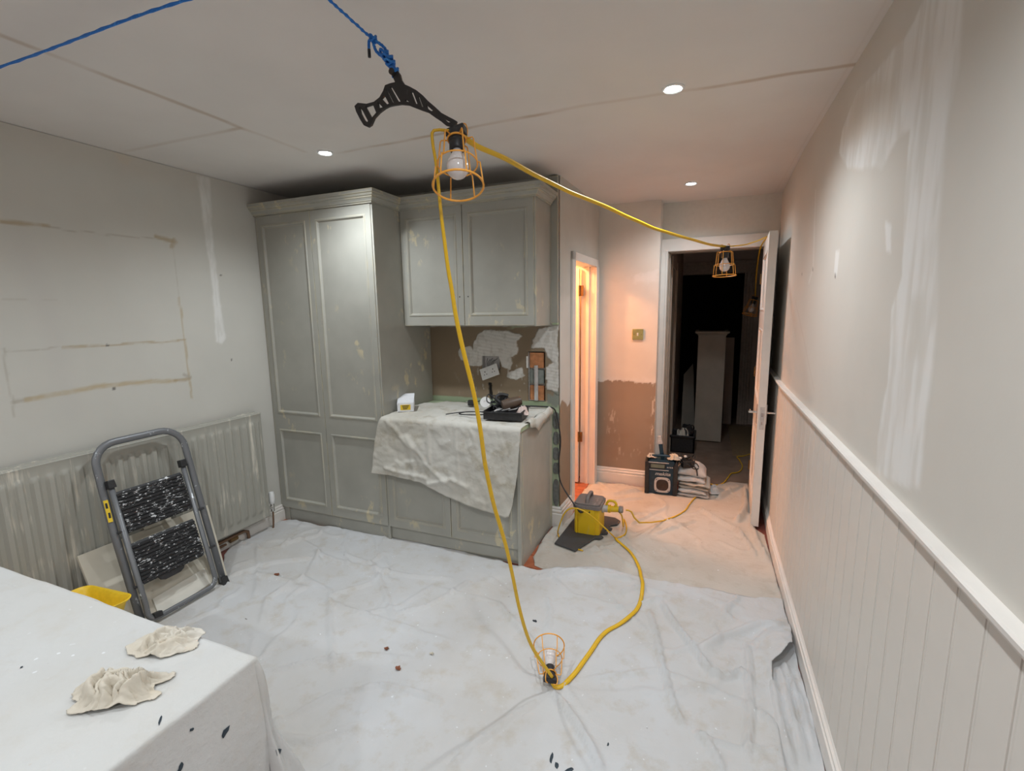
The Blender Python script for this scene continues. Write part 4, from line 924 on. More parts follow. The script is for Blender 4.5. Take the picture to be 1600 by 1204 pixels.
# ---- dried paint flakes on the floor sheet
mev = main.data; bvm = BVHTree.FromPolygons([tuple(v.co) for v in mev.vertices], [tuple(p.vertices) for p in mev.polygons])
def floor_z(x, y):
    h = bvm.ray_cast(Vector((x, y, 1)), Vector((0, 0, -1))); return h[0].z + .0027 if h[0] else .006
for i, ((x, y, _), s_, lb) in enumerate(zip([(-2.350,1.934,0.012),(-1.330,1.643,0.012),(-1.204,1.557,0.012),(-1.110,1.687,0.012)], (.020, .014, .016, .012),
        ('curled brown flake on the white sheet in front of the tall cupboard', 'small brown flake on the white sheet, left of the lamp lying there', 'dark brown flake nearest the table corner on the white sheet', 'pale tan flake on the white sheet nearest the fallen lamp'))):
    r_ = random.Random(i); zf = floor_z(x, y); k = 9
    pts = [(x + s_ * r_.uniform(.6, 1.1) * math.cos(2 * math.pi * j / k), y + .8 * s_ * r_.uniform(.6, 1.1) * math.sin(2 * math.pi * j / k), zf + .002 + .008 * math.cos(4 * math.pi * j / k) ** 2) for j in range(k)]
    m = MB().add([(x, y, zf + .002)] + pts, [(0, 1 + j, 1 + (j + 1) % k) for j in range(k)])
    tag(m.build('paint_flake', MT['leaf'] if i < 3 else MT['cream'], solid=.0015), lb, 'debris', 'flakes scattered on the sheet')

for i, P_ in enumerate(([(-0.263,0.830,0.641),(-0.259,0.833,0.652),(-0.260,0.830,0.636)], [(-0.252,0.832,0.628),(-0.247,0.835,0.636),(-0.248,0.833,0.623)], [(-0.154,0.879,0.670),(-0.152,0.881,0.673),(-0.152,0.880,0.668)], [(-0.308,0.860,0.928),(-0.304,0.861,0.929),(-0.306,0.860,0.925)], [(-0.227,0.841,0.618),(-0.223,0.843,0.624),(-0.220,0.843,0.618)])):
    c, a, b_ = [Vector(p) for p in P_]; drips([ell(c, a - c, b_ - c, 9, i + 30)], bvm, main, MT['paint'], 'paint_drip')

# ================================================================== SHEET OVER THE WORKTOP
xs_ = np.linspace(-1.980, -.985, 150)
back = [(-1.995, 2.80), (-1.95, 3.02), (-1.86, 3.13), (-1.70, 3.15), (-1.45, 3.10), (-1.25, 3.13), (-1.05, 3.14), (-.985, 3.12)]
hem = [(-2.085,0.521),(-1.980,0.497),(-1.851,0.508),(-1.678,0.485),(-1.490,0.410),(-1.353,0.378),(-1.220,0.355),(-1.069,0.332),(-1.048,0.369),(-1.019,0.615)]
hem = [(min(p[0], -.99), p[1]) for p in hem]
hx = [-1.995, -1.93, -1.86, -1.68, -1.49, -1.36, -1.22, -1.075, -1.045, -1.02, -.985]; hz = [.505, .50, .505, .485, .41, .378, .355, .332, .345, .42, .62]
rows = 24 + 56
X = np.zeros((len(xs_), rows)); Y = X.copy(); Z = X.copy()
for i, x in enumerate(xs_):
    yb = np.interp(x, [p[0] for p in back], [p[1] for p in back]); zb = np.interp(x, hx, hz)
    for j in range(rows):
        if j < 24:
            t_ = j / 23; Y[i, j] = yb + (2.538 - yb) * t_; Z[i, j] = .8935; X[i, j] = x
        else:
            t_ = (j - 23) / (rows - 24); zz_ = .886 + (zb - .886) * t_; Z[i, j] = zz_; Y[i, j] = 2.530 - .012 * t_; X[i, j] = x - .09 * t_ ** .6 * sst(-1.6, -1.98, np.array(x)) - .02 * t_ * sst(-1.2, -1.0, np.array(x))
Jm = np.arange(rows)[None, :] * np.ones((len(xs_), 1)); top = Jm < 24
cr = .014 * np.abs(fbm(X, Y + Z, .13, 6, 4) - .5) * 2 + .010 * (1 - np.clip(np.abs(fbm(X + .3 * Z, Y + Z, .16, 31, 3) - .5) * 9, 0, 1)) * sst(.4, .6, fbm(X, Y + Z, .3, 12)) + .016 * np.clip(fbm(X, Y + Z, .3, 9, 3) - .4, 0, 1)
for pts, wd, ht in (([(-1.93, 1.75), (-1.75, 1.92), (-1.72, 2.2)], .02, .012), ([(-1.78, 1.85), (-1.60, 2.05), (-1.45, 2.15)], .015, .010), ([(-1.62, 1.72), (-1.605, 2.0)], .012, .010), ([(-1.62, 2.15), (-1.45, 2.10), (-1.35, 2.14)], .014, .014), ([(-1.42, 1.75), (-1.40, 2.1)], .010, .006), ([(-1.95, 2.08), (-1.80, 2.10), (-1.65, 2.11)], .014, .012)):
    e, tt = dpoly(X, 2.63 - Z, pts); cr += ht * np.exp(-(e / wd) ** 2) * (~top)
cr += .004 * np.sin(X * 18 + 2 * np.sin(Z * 9)) * (~top) * sst(.88, .6, Z)
Z = Z + np.where(top, cr, 0); Y = Y - np.where(~top, np.maximum(cr, -.004), 0)
Z[:, 0] -= .002
nu, nv = X.shape; idx = np.arange(nu * nv).reshape(nu, nv); q = np.stack([idx[:-1, :-1], idx[1:, :-1], idx[1:, 1:], idx[:-1, 1:]], -1).reshape(-1, 4)
me = bpy.data.meshes.new('counter_sheet'); o = bpy.data.objects.new('counter_sheet', me); COL.objects.link(o)
me.from_pydata(np.stack([X, Y, Z], -1).reshape(-1, 3).tolist(), [], q.tolist()); me.materials.append(MT['counter_sheet']); me.polygons.foreach_set('use_smooth', np.ones(len(q), bool)); me.update()
md = o.modifiers.new('thick', 'SOLIDIFY'); md.thickness = .0025; md.offset = 1
csheet = tag(o, 'stained off-white dust sheet spread over the worktop and hanging down its front', 'dust sheet')
m = MB(); n = 16
for i in range(n):
    t_ = i / (n - 1); y = 2.66 + .46 * t_
    for k, (dx_, z_) in enumerate(((-1.01, .9), (-.99, .905 + .01 * math.sin(9 * t_)), (-.972, .898), (-.968, .872 - .02 * math.sin(3.1 * t_) - .05 * max(0, 1 - abs(t_ - .35) * 6)))): m.v.append((dx_, y, z_ + .006 * math.sin(14 * t_ + k)))
m.f += [(4 * i + k, 4 * i + k + 1, 4 * i + 5 + k, 4 * i + 4 + k) for i in range(n - 1) for k in range(3)]
m.build('turned_edge', MT['counter_sheet'], csheet, smooth=True, solid=.003)
WT = .900
# ---- small white box with a yellow label
bx = thing('small_carton', (-1.945, 2.80, WT), 'small white carton with a yellow label on the worktop beside the tall cupboard', 'box')
mm = Matrix.Translation((-1.935, 2.76, WT + .006)) @ Matrix.Rotation(.55, 4, 'Z')
MB().mbox(mm, -.055, .055, -.09, .09, 0, .062).build('carton', MT['card'], bx, bevel=.002)
MB().mbox(mm @ Matrix.Translation((0, .0, .064)) @ Matrix.Rotation(.25, 4, 'X'), -.057, .057, -.085, .092, 0, .012).build('lid_flap', MT['card'], bx, bevel=.002)
lb_ = MB().mbox(mm, -.034, .034, -.0915, -.090, .012, .048).build('label', MT['sticker'], bx)
for i in range(3): MB().mbox(mm, -.022 + .002 * i, .024 - .006 * i, -.0922, -.0915, .038 - .010 * i, .043 - .010 * i).build('print_line', MT['black'], lb_)
# ---- open black tray of tools
tc = (-1.16, 2.735)
ty = thing('tool_tray', (tc[0], tc[1], WT), 'shallow black plastic tray heaped with tools at the front of the worktop', 'tray')
mt = Matrix.Translation((tc[0], tc[1], WT + .008)) @ Matrix.Rotation(.12, 4, 'Z')
m = MB(); m.mbox(mt, -.12, .12, -.085, .085, 0, .006)
for b_ in ((-.125, -.118, -.09, .09, 0, .055), (.118, .125, -.09, .09, 0, .055), (-.125, .125, -.092, -.085, 0, .05), (-.125, .125, .085, .092, 0, .055), (-.135, .135, -.10, -.092, .044, .052), (-.135, .135, .092, .10, .05, .058)): m.mbox(mt, *b_)
m.build('tray', MT['black'], ty, bevel=.002)
sd = thing('palm_sander', (tc[0] - .01, tc[1] + .03, WT + .03), 'dark power tool with a brown body lying in the black tray on the worktop', 'power tool')
mt2 = mt @ Matrix.Translation((.02, .03, .03)) @ Matrix.Rotation(.5, 4, 'Z')
m = MB(); m.lathe([(.01, -.06), (.032, -.055), (.036, -.02), (.034, .03), (.028, .07), (.012, .075)], 14, mt2 @ Matrix.Translation((0, 0, .055)) @ Matrix.Rotation(1.35, 4, 'Y')); m.build('motor_body', plain('brown_tool_plastic', (.10, .065, .045), .45), sd, angle=40)
m = MB(); m.mbox(mt2 @ Matrix.Rotation(.35, 4, 'X'), -.07, .055, -.045, .045, -.012, .014); m.build('sanding_base', MT['black'], sd, bevel=.006)
m = MB(); m.tube(smooth_path([mt2 @ Vector(p) for p in ((-.05, .01, .05), (-.09, .02, .085), (-.06, .03, .11), (-.01, .02, .10))], 5), .012, 10); m.build('handle', MT['black'], sd, smooth=True)
rl = thing('white_disc', (-1.43, 2.98, WT), 'round white sanding disc propped upright behind the black tool tray', 'disc')
MB().lathe([(.008, -.004), (.036, -.004), (.038, 0), (.036, .006), (.010, .006), (.008, .003)], 22, Matrix.Translation((-1.40, 2.93, WT + .055)) @ Matrix.Rotation(.25, 4, 'Z') @ Matrix.Rotation(1.25, 4, 'X')).build('disc', MT['white'], rl, angle=30)
crumple('tissue_wad', -1.055, 2.745, WT + .028, .045, .04, .065, 71, MT['pink'], 'pale pink crumpled tissue at the right end of the black tray', .3, n=26, cat='tissue', roll=.2)
for i in range(3):
    c = thing('paint_scraper', (tc[0] - .03 + .04 * i, tc[1] - .03, WT + .03), ['slim scraper with silver blade lying at the left in the black tray', 'middle silver-bladed scraper lying across the black tray', 'right silver-bladed scraper poking over the black tray front'][i], 'scraper', None)
    mm = mt @ Matrix.Translation((-.075 + .05 * i, -.03 + .01 * (i % 2), .04 + .006 * i)) @ Matrix.Rotation(.9 - .5 * i, 4, 'Z') @ Matrix.Rotation(-.25, 4, 'Y')
    MB().mbox(mm, -.07, -.0, -.009, .009, -.005, .006).build('handle', MT['black'], c, bevel=.003)
    m = MB(); vs = [mm @ Vector(p) for p in ((0, -.006, -.001), (.055, -.022, -.001), (.055, .022, -.001), (0, .006, -.001), (0, -.006, .001), (.055, -.022, .001), (.055, .022, .001), (0, .006, .001))]
    m.add(vs, [(0, 1, 2, 3), (7, 6, 5, 4), (0, 4, 5, 1), (1, 5, 6, 2), (2, 6, 7, 3), (3, 7, 4, 0)]); m.build('blade', MT['silver'], c)
hp = thing('cable_heap', (-1.17, 2.80, WT + .06), 'heap of tangled black leads piled over the tools in the worktop tray', 'cables')
Rh = random.Random(21)
for k_ in range(6):
    c_ = Vector((-1.19 + Rh.uniform(-.06, .07), 2.775 + Rh.uniform(-.03, .03), WT + .085)); rr1 = Rh.uniform(.04, .075); t1, t2 = Rh.uniform(-.8, .8), Rh.uniform(-.4, .4)
    MB().tube(smooth_path([c_ + Vector((rr1 * math.cos(a), rr1 * .6 * math.sin(a), max(-.03, rr1 * (t1 * math.cos(a) + t2 * math.sin(a)) + .012 * math.sin(3 * a)))) for a in [2 * math.pi * i / 14 for i in range(18)]], 2), .0042, 6).build('lead', MT['black'], hp, smooth=True)
m = MB(); m.mbox(Matrix.Translation((-1.20, 2.80, WT + .09)) @ Matrix.Rotation(.5, 4, 'Z') @ Matrix.Rotation(.3, 4, 'Y'), -.04, .04, -.028, .028, -.02, .035); m.build('adaptor', MT['black'], hp, bevel=.006)
pg = thing('black_plug', (-1.55, 3.03, WT), 'small black mains plug lying on the worktop sheet behind the hanging cable', 'plug')
m = MB(); mm = Matrix.Translation((-1.545, 3.0, WT + .012)) @ Matrix.Rotation(.4, 4, 'Z'); m.mbox(mm, -.025, .025, -.022, .022, 0, .036); m.build('plug_body', MT['black'], pg, bevel=.006)
for dx_ in (-.011, .011, 0): MB().mbox(mm, -.040, -.025, dx_ - .003, dx_ + .003, .014 + (.01 if dx_ == 0 else 0), .018 + (.01 if dx_ == 0 else 0)).build('pin', MT['chrome'], pg)
tag(MB().tube(smooth_path([(-1.52, 3.0, WT + .03), (-1.46, 3.02, WT + .05), (-1.42, 3.03, WT + .022), (-1.36, 2.98, WT + .02), (-1.25, 2.90, WT + .02)], 6), .0035, 8).build('plug_lead', MT['black'], smooth=True), 'thin black lead curling from the plug on the worktop towards the tray', 'cable')
tag(MB().tube(smooth_path([(-1.56, 2.66, WT + .015), (-1.48, 2.74, WT + .018), (-1.36, 2.78, WT + .02), (-1.30, 2.73, WT + .022), (-1.36, 2.68, WT + .02), (-1.47, 2.68, WT + .018), (-1.45, 2.74, WT + .022), (-1.33, 2.77, WT + .024), (-1.28, 2.77, WT + .022)], 6), .0035, 8).build('cable_loop', MT['black'], smooth=True), 'loose black cable loop on the worktop sheet left of the black tray', 'cable')
# ---- unscrewed double socket hanging off the splashback
so = thing('socket_plate', (-1.478, 3.17, 1.14), 'white double socket plate hanging crooked from the bare splashback', 'socket')
ms = Matrix.Translation((-1.472, 3.165, 1.135)) @ Matrix.Rotation(-.36, 4, 'Y') @ Matrix.Rotation(-.2, 4, 'X')
MB().mbox(ms, -.073, .073, -.006, .006, -.043, .043).build('face_plate', MT['white'], so, bevel=.003)
MB().mbox(ms, -.062, .062, .006, .022, -.032, .032).build('terminal_block', MT['adhesive'], so)
for s in (-.034, .034):
    m = MB()
    for (a, b_, c_, d_) in ((-.003, .003, .006, .016), (-.014, -.006, -.012, -.007), (.006, .014, -.012, -.007)): m.mbox(ms, s + a, s + b_, -.0066, -.0058, c_, d_)
    m.build('pin_hole', MT['dark'], so); MB().mbox(ms, s - .006 + .02, s + .004 + .02, -.010, -.006, .014, .03).build('rocker', MT['white'], so, bevel=.001)
# ---- brass light switch on the nib
sw = thing('light_switch', (-.549, 4.238, 1.36), 'square brass light switch with a white toggle on the bare plastered wall', 'switch')
MB().box(-.597, -.505, 4.226, 4.2375, 1.316, 1.408).build('plate', MT['brass'], sw, bevel=.003)
m = MB(); m.box(-.558, -.545, 4.222, 4.227, 1.350, 1.375); m.box(-.557, -.546, 4.214, 4.223, 1.364, 1.374); m.build('toggle', MT['white'], sw, bevel=.001)
for dx_ in (-.03, .03): MB().tube([(-.551 + dx_, 4.2265, 1.362), (-.551 + dx_, 4.225, 1.362)], .003, 8).build('screw', MT['bronze'], sw)

# ================================================================== CLOTHES-AIRER BRACKET AND ROPES
def z4(pts): return pts
BO = [(-0.886,2.269),(-0.880,2.255),(-0.871,2.236),(-0.889,2.236),(-0.906,2.234),(-0.914,2.220),(-0.928,2.205),(-0.949,2.196),(-0.976,2.195),(-1.008,2.203),(-1.021,2.196),(-1.016,2.179),(-1.003,2.155),(-0.991,2.137),(-0.975,2.129),(-0.963,2.133),(-0.950,2.151),(-0.931,2.163),(-0.911,2.171),(-0.893,2.175),(-0.871,2.174),(-0.854,2.173),(-0.829,2.167),(-0.806,2.156),(-0.785,2.146),(-0.764,2.137),(-0.743,2.121),(-0.723,2.107),(-0.708,2.094),(-0.693,2.088),(-0.677,2.088),(-0.673,2.100),(-0.682,2.106),(-0.699,2.116),(-0.722,2.130),(-0.744,2.151),(-0.765,2.169),(-0.782,2.187),(-0.800,2.202),(-0.821,2.215),(-0.840,2.225),(-0.849,2.239),(-0.853,2.254),(-0.861,2.265),(-0.876,2.269)]
HO = [[(-1.003,2.190),(-0.992,2.178),(-0.974,2.146),(-0.978,2.144),(-0.988,2.152),(-0.999,2.172)], [(-0.980,2.187),(-0.953,2.189),(-0.943,2.165),(-0.960,2.153)], [(-0.935,2.193),(-0.919,2.176),(-0.932,2.175)],
      [(-0.921,2.200),(-0.910,2.207),(-0.896,2.182),(-0.903,2.181)], [(-0.903,2.221),(-0.899,2.219),(-0.879,2.182),(-0.884,2.184)], [(-0.889,2.226),(-0.883,2.225),(-0.855,2.181),(-0.863,2.182)],
      [(-0.838,2.184),(-0.826,2.175),(-0.838,2.179)], [(-0.819,2.201),(-0.811,2.198),(-0.798,2.165),(-0.805,2.167)], [(-0.796,2.185),(-0.791,2.182),(-0.780,2.154),(-0.784,2.155)], [(-0.769,2.158),(-0.748,2.139),(-0.753,2.139),(-0.766,2.148)], [(-0.712,2.112),(-0.692,2.100),(-0.700,2.101)]]
br_ = thing('airer_bracket', (-.87, 1.27, 2.2), 'black cast-iron clothes-airer end bracket hanging tilted from the blue rope', 'bracket')
MB().prism([BO] + HO, lambda x, z, h: (x, 1.27 + h, z), -.004, .004).build('casting', MT['iron'], br_, bevel=.001)
MB().tube([(-.875, 1.256, 2.262), (-.875, 1.284, 2.262)], .009, 12).build('eye_boss', MT['iron'], br_)
# main blue rope: ceiling hook -> knot at the bracket eye, with a short dangling end
kn = [(-0.942,1.270,2.364),(-0.894,1.270,2.302),(-0.874,1.270,2.265)]
ceil_pt = (-1.02, 1.06, 2.45)
rp = thing('hanging_rope', ceil_pt, 'blue rope tied to the black bracket with a knot and a burnt dangling end', 'rope')
k0, k1, k2 = [Vector(p) for p in kn]
def rope_strands(pts, r, turns, n=3):
    P = smooth_path(pts, 8); out = []
    for q in range(n):
        L = []
        for i, p in enumerate(P):
            t_ = (P[min(i + 1, len(P) - 1)] - P[max(i - 1, 0)]).normalized(); u_ = t_.orthogonal().normalized(); v_ = t_.cross(u_)
            a = 2 * math.pi * (q / n + turns * i / len(P)); L.append(p + (u_ * math.cos(a) + v_ * math.sin(a)) * r * .55)
        out.append(L)
    return out
m = MB()
for L in rope_strands([ceil_pt, Vector(ceil_pt).lerp(k0, .5), k0], .0042, 9): m.tube(L, .0028, 6)
m.build('rope_standing_part', MT['rope'], rp, smooth=True)
m = MB()
for o_ in (-.006, .006):
    for L in rope_strands([k0 + Vector((o_ * .3, 0, 0)), (k0 + k1) / 2 + Vector((o_ * 1.6, o_, o_)), k1 + Vector((o_, 0, 0)), k2 + Vector((o_ * 1.2, 0, 0)), k2 + Vector((o_, .003, -.012))], .004, 6): m.tube(L, .0027, 6)
m.build('rope_loop', MT['rope'], rp, smooth=True)
m = MB()
for j, (c_, s_) in enumerate(((k0, .8), (k1 * .75 + k0 * .25, 1.0), (k1, 1.2), (k1 * .6 + k2 * .4, 1.1), (k2, 1.0))):
    for q in range(2):
        m = MB(); m.tube([c_ + Vector((.011 * s_ * math.cos(a + q), .010 * s_ * math.sin(a + q), .006 * math.cos(2 * a) + .006 * q)) for a in [2 * math.pi * i / 14 for i in range(14)]], .0038, 6, closed=True); m.build('knot_turn', MT['rope'], rp, smooth=True)
tail = [(-0.942,1.270,2.364),(-0.955,1.270,2.365),(-0.958,1.270,2.354),(-0.958,1.270,2.342)]
MB().tube(smooth_path(tail, 4), .0042, 8).build('rope_tail', MT['rope'], rp, smooth=True)
MB().tube([tail[-1], Vector(tail[-1]) + Vector((0, 0, -.022))], .0046, 8).build('burnt_end', MT['black'], rp)
hk = thing('ceiling_hook', ceil_pt, 'small ceiling pulley carrying the blue ropes above the bracket', 'pulley')
m = MB(); m.lathe([(.02, 2.458), (.02, 2.452), (.006, 2.450), (.006, 2.44)], 12, Matrix.Translation((ceil_pt[0], ceil_pt[1], 0))); m.build('hook_base', MT['iron'], hk)
m = MB(); m.tube([Vector(ceil_pt) + Vector((.018 * math.cos(a), 0, .018 * math.sin(a) - .012)) for a in [2 * math.pi * i / 14 for i in range(14)]], .004, 6, closed=True); m.build('hook_ring', MT['iron'], hk, smooth=True)
m = MB()
for L in rope_strands([Vector(ceil_pt) + Vector((.0, -.01, -.012)), (-1.454, .98, 2.407), (-2.075, .95, 2.388), (-2.99, .93, 2.40)], .004, 34): m.tube(L, .0029, 6)
ro = tag(m.build('slack_rope', MT['rope'], smooth=True), 'blue rope running under the ceiling across the upper left corner', 'rope')

# ================================================================== FESTOON WORK LAMPS
def work_lamp(label):
    # built hanging straight down from its own origin
    t_ = thing('work_lamp', (0, 0, 0), label, 'work lamp', 'caged lamps on the yellow cable')
    m = MB(); m.lathe([(.010, .012), (.021, .010), (.023, .0), (.023, -.024), (.0215, -.026), (.0215, -.046), (.019, -.050)], 18); m.build('lamp_holder', MT['black'], t_, angle=35)
    m = MB(); m.box(-.028, .028, -.014, .014, -.004, .022); m.build('cable_clamp', MT['black'], t_, bevel=.004)
    MB().lathe([(.0125, -.048), (.015, -.060), (.022, -.074), (.0285, -.088), (.031, -.102), (.0285, -.116), (.021, -.127), (.010, -.133), (.002, -.134)], 22).build('bulb', MT['bulb'], t_, smooth=True)
    circ = lambda r_, z_: [(r_ * math.cos(2 * math.pi * i / 32), r_ * math.sin(2 * math.pi * i / 32), z_) for i in range(32)]
    for r_, z_, th in ((.0255, -.014, .0028), (.055, -.092, .0022), (.069, -.160, .0030)):
        MB().tube(circ(r_, z_), th, 6, closed=True).build('cage_ring', MT['cage'], t_, smooth=True)
    for i in range(6):
        a = 2 * math.pi * i / 6 + .3; c, s = math.cos(a), math.sin(a)
        P_ = [(.0255, -.014), (.044, -.012), (.047, -.018), (.055, -.092), (.0625, -.094), (.069, -.160)]
        MB().tube([(r_ * c, r_ * s, z_) for r_, z_ in P_], .0021, 6).build('cage_wire', MT['cage'], t_, smooth=True)
    for s in (-1, 1):
        MB().tube(smooth_path([(s * .020, .012, -.012), (s * .026, .016, .012), (s * .024, .010, .034), (s * .012, .0, .030)], 4), .0022, 6).build('hanging_hook', MT['cage'], t_, smooth=True)
    return t_
def aim(o, loc, d):
    # point local -Z along d
    o.location = loc; o.rotation_mode = 'QUATERNION'; o.rotation_quaternion = Vector((0, 0, -1)).rotation_difference(Vector(d).normalized())
L1 = Vector((-.672, 1.262, 2.062))
lm = work_lamp('orange caged lamp hooked on the black airer bracket under the ceiling')
th_ = math.radians(21)
aim(lm, L1, (.475 * math.sin(th_), -.88 * math.sin(th_), -math.cos(th_)))
L2 = Vector((.084, 3.36, 1.935)); L3 = Vector((-.548, 1.715, .040)); L4 = Vector((.425, 5.35, 1.66))
def more(label, loc, d):
    c = copy_tree(lm); c['label'] = label; aim(c, loc, d); return c
more('orange caged lamp hanging in front of the dark hall doorway', L2, (0.02, -.05, -1))
more('orange caged lamp lying on the white floor dust sheet', L3 + Vector((0, 0, .008)), (-.33, .93, .16))
more('dim caged lamp hanging in the hall, half hidden by the open door', L4, (-.25, -.15, -1))

# ---- the festoon cable: hall -> door head -> lamps -> floor -> transformer
up = [(-0.649,1.273,2.050),(-0.635,1.313,2.043),(-0.613,1.376,2.039),(-0.594,1.429,2.035),(-0.572,1.491,2.026),(-0.551,1.552,2.017),(-0.528,1.617,2.010),(-0.506,1.679,2.003),(-0.483,1.745,1.996),(-0.460,1.811,1.992),(-0.426,1.907,1.987),(-0.391,2.008,1.981),(-0.347,2.133,1.969),(-0.298,2.272,1.959),(-0.255,2.394,1.949),(-0.208,2.528,1.947),(-0.151,2.690,1.944),(-0.085,2.880,1.944),(-0.003,3.114,1.943),(0.083,3.358,1.955)]
over_ = [(0.083,3.359,1.955),(0.151,3.493,1.970),(0.214,3.619,1.989),(0.258,3.706,2.009),(0.312,3.815,2.036),(0.350,3.890,2.060)]
dn = [(-0.722,1.245,2.089),(-0.726,1.231,2.072),(-0.728,1.225,2.040),(-0.726,1.232,2.003),(-0.724,1.237,1.962),(-0.723,1.241,1.911),(-0.721,1.247,1.842),(-0.718,1.255,1.772),(-0.715,1.264,1.699),(-0.711,1.276,1.635),(-0.708,1.287,1.568),(-0.703,1.302,1.500),(-0.697,1.320,1.429),(-0.689,1.344,1.345),(-0.682,1.363,1.258),(-0.677,1.379,1.169),(-0.673,1.391,1.078),(-0.667,1.409,0.993),(-0.660,1.431,0.905),(-0.651,1.457,0.824),(-0.642,1.484,0.739),(-0.635,1.506,0.655),(-0.628,1.525,0.569),(-0.621,1.548,0.470),(-0.611,1.576,0.368),(-0.601,1.608,0.279),(-0.586,1.651,0.190),(-0.573,1.691,0.110)]
fl = [(-0.527,1.706,0.035),(-0.499,1.713,0.035),(-0.480,1.755,0.035),(-0.462,1.813,0.035),(-0.446,1.889,0.035),(-0.428,1.975,0.035),(-0.411,2.062,0.035),(-0.385,2.137,0.035),(-0.341,2.206,0.035),(-0.299,2.287,0.035),(-0.275,2.371,0.035),(-0.266,2.454,0.035),(-0.272,2.562,0.035),(-0.292,2.660,0.035),(-0.316,2.764,0.035),(-0.353,2.872,0.035),(-0.398,2.960,0.035),(-0.449,3.024,0.035),(-0.494,3.065,0.035),(-0.518,3.105,0.035)]
m = MB()
m.tube(smooth_path([L1 + Vector((.018, .006, -.006))] + up[1:-1] + [L2 + Vector((0, 0, .02))], 3), 0, 8, flat=(.0072, .0090, (0, 0, 1)))
m.tube(smooth_path([L2 + Vector((0, 0, .02))] + over_[1:] + [(.38, 4.02, 2.082), (.375, 4.2, 2.075), (.37, 4.46, 2.03), (.40, 5.0, 1.86), L4 + Vector((.005, -.005, .02))], 3), 0, 8, flat=(.0045, .0055, (0, 0, 1)))
m.tube(smooth_path([L1 + Vector((-.012, .0, .012))] + dn[1:-1] + [L3 + Vector((.01, -.02, .035)), L3 + Vector((.004, -.005, .02))], 3), 0, 8, flat=(.0050, [.0042, .005, .0072, .0074, .0068, .0068], (.3, -1, 0)))
# per-point floor height keeps the cable resting on the sheet
bvd = BVHTree.FromPolygons([tuple(v.co) for v in dsheet.data.vertices], [tuple(p.vertices) for p in dsheet.data.polygons])
def sheet_z(x, y):
    h_ = bvd.ray_cast(Vector((x, y, 1)), Vector((0, 0, -1))); return h_[0].z + .009 if h_[0] else .008
flr = [(x, y, floor_z(x, y) + .007) for (x, y, _) in fl]
bvd0 = BVHTree.FromPolygons([tuple(v.co) for v in dsheet.data.vertices], [tuple(p.vertices) for p in dsheet.data.polygons])
flr = [(x, y, max(z_, (lambda h_: h_[0].z + .010 if h_[0] else 0)(bvd0.ray_cast(Vector((x, y, 1)), Vector((0, 0, -1)))))) for (x, y, z_) in flr]
m.tube(smooth_path([L3 + Vector((.004, -.006, .012))] + flr, 3), 0, 8, flat=(.0060, .0105, (0, 0, 1)))
tag(m.build('festoon_cable', MT['cable'], smooth=True), 'thick twin yellow cable linking the caged lamps, strung overhead and trailing across the floor', 'cable')
ex = flr[-1]
lp = [(-0.495,3.075,0.030),(-0.471,3.195,0.030),(-0.478,3.322,0.030),(-0.516,3.447,0.030),(-0.563,3.528,0.030)] ; lp2 = [(-0.519,3.200,0.172),(-0.520,3.200,0.205)]
bigl = [(-0.487,3.025,0.055),(-0.556,3.020,0.109),(-0.620,3.016,0.164),(-0.685,3.012,0.211),(-0.751,3.007,0.240),(-0.803,3.004,0.238),(-0.843,3.001,0.210),(-0.874,2.999,0.145),(-0.897,2.998,0.067)]
fl2 = [(-0.910,3.042,0.016),(-0.869,2.965,0.016),(-0.815,2.918,0.016),(-0.749,2.886,0.016),(-0.689,2.871,0.016)]
m = MB()
m.tube(smooth_path([ex] + [(x, y, sheet_z(x, y)) for x, y, z_ in lp[1:4]] + [(-.49, 3.25, .05), (-.497, 3.22, .14), (-.52, 3.20, .18)], 4), .0050, 8)
m.tube(smooth_path([ex] + bigl[1:] + fl2, 4), .0048, 8)
tag(m.build('yellow_lead', MT['cable'], smooth=True), 'thin yellow lead looping around the front of the yellow transformer', 'cable')
hl = [(-0.410,3.541,0.022),(-0.333,3.485,0.022),(-0.245,3.518,0.022),(-0.161,3.632,0.022),(-0.098,3.769,0.022),(-0.066,3.928,0.022),(-0.021,4.104,0.022),(0.028,4.244,0.022),(0.042,4.397,0.022),(0.058,4.488,0.022),(0.132,4.463,0.022),(0.198,4.538,0.022),(0.246,4.718,0.022),(0.279,4.845,0.022),(0.320,4.879,0.022),(0.363,4.954,0.022),(0.390,5.130,0.022),(0.372,5.325,0.022),(0.359,5.439,0.022),(0.424,5.486,0.022),(0.493,5.585,0.022)]
hz_ = [sheet_z(p[0], p[1]) for p in hl]
m = MB(); m.tube(smooth_path([(-.468, 3.2, .196), (-.43, 3.21, .185), (-.38, 3.24, .10)] + [(p.x, p.y, sheet_z(p.x, p.y)) for p in smooth_path(hl[2:], 4)], 2), .0055, 8)
tag(m.build('extension_lead', MT['cable'], smooth=True), 'yellow lead from the transformer plug winding over the sheet into the hall', 'cable')

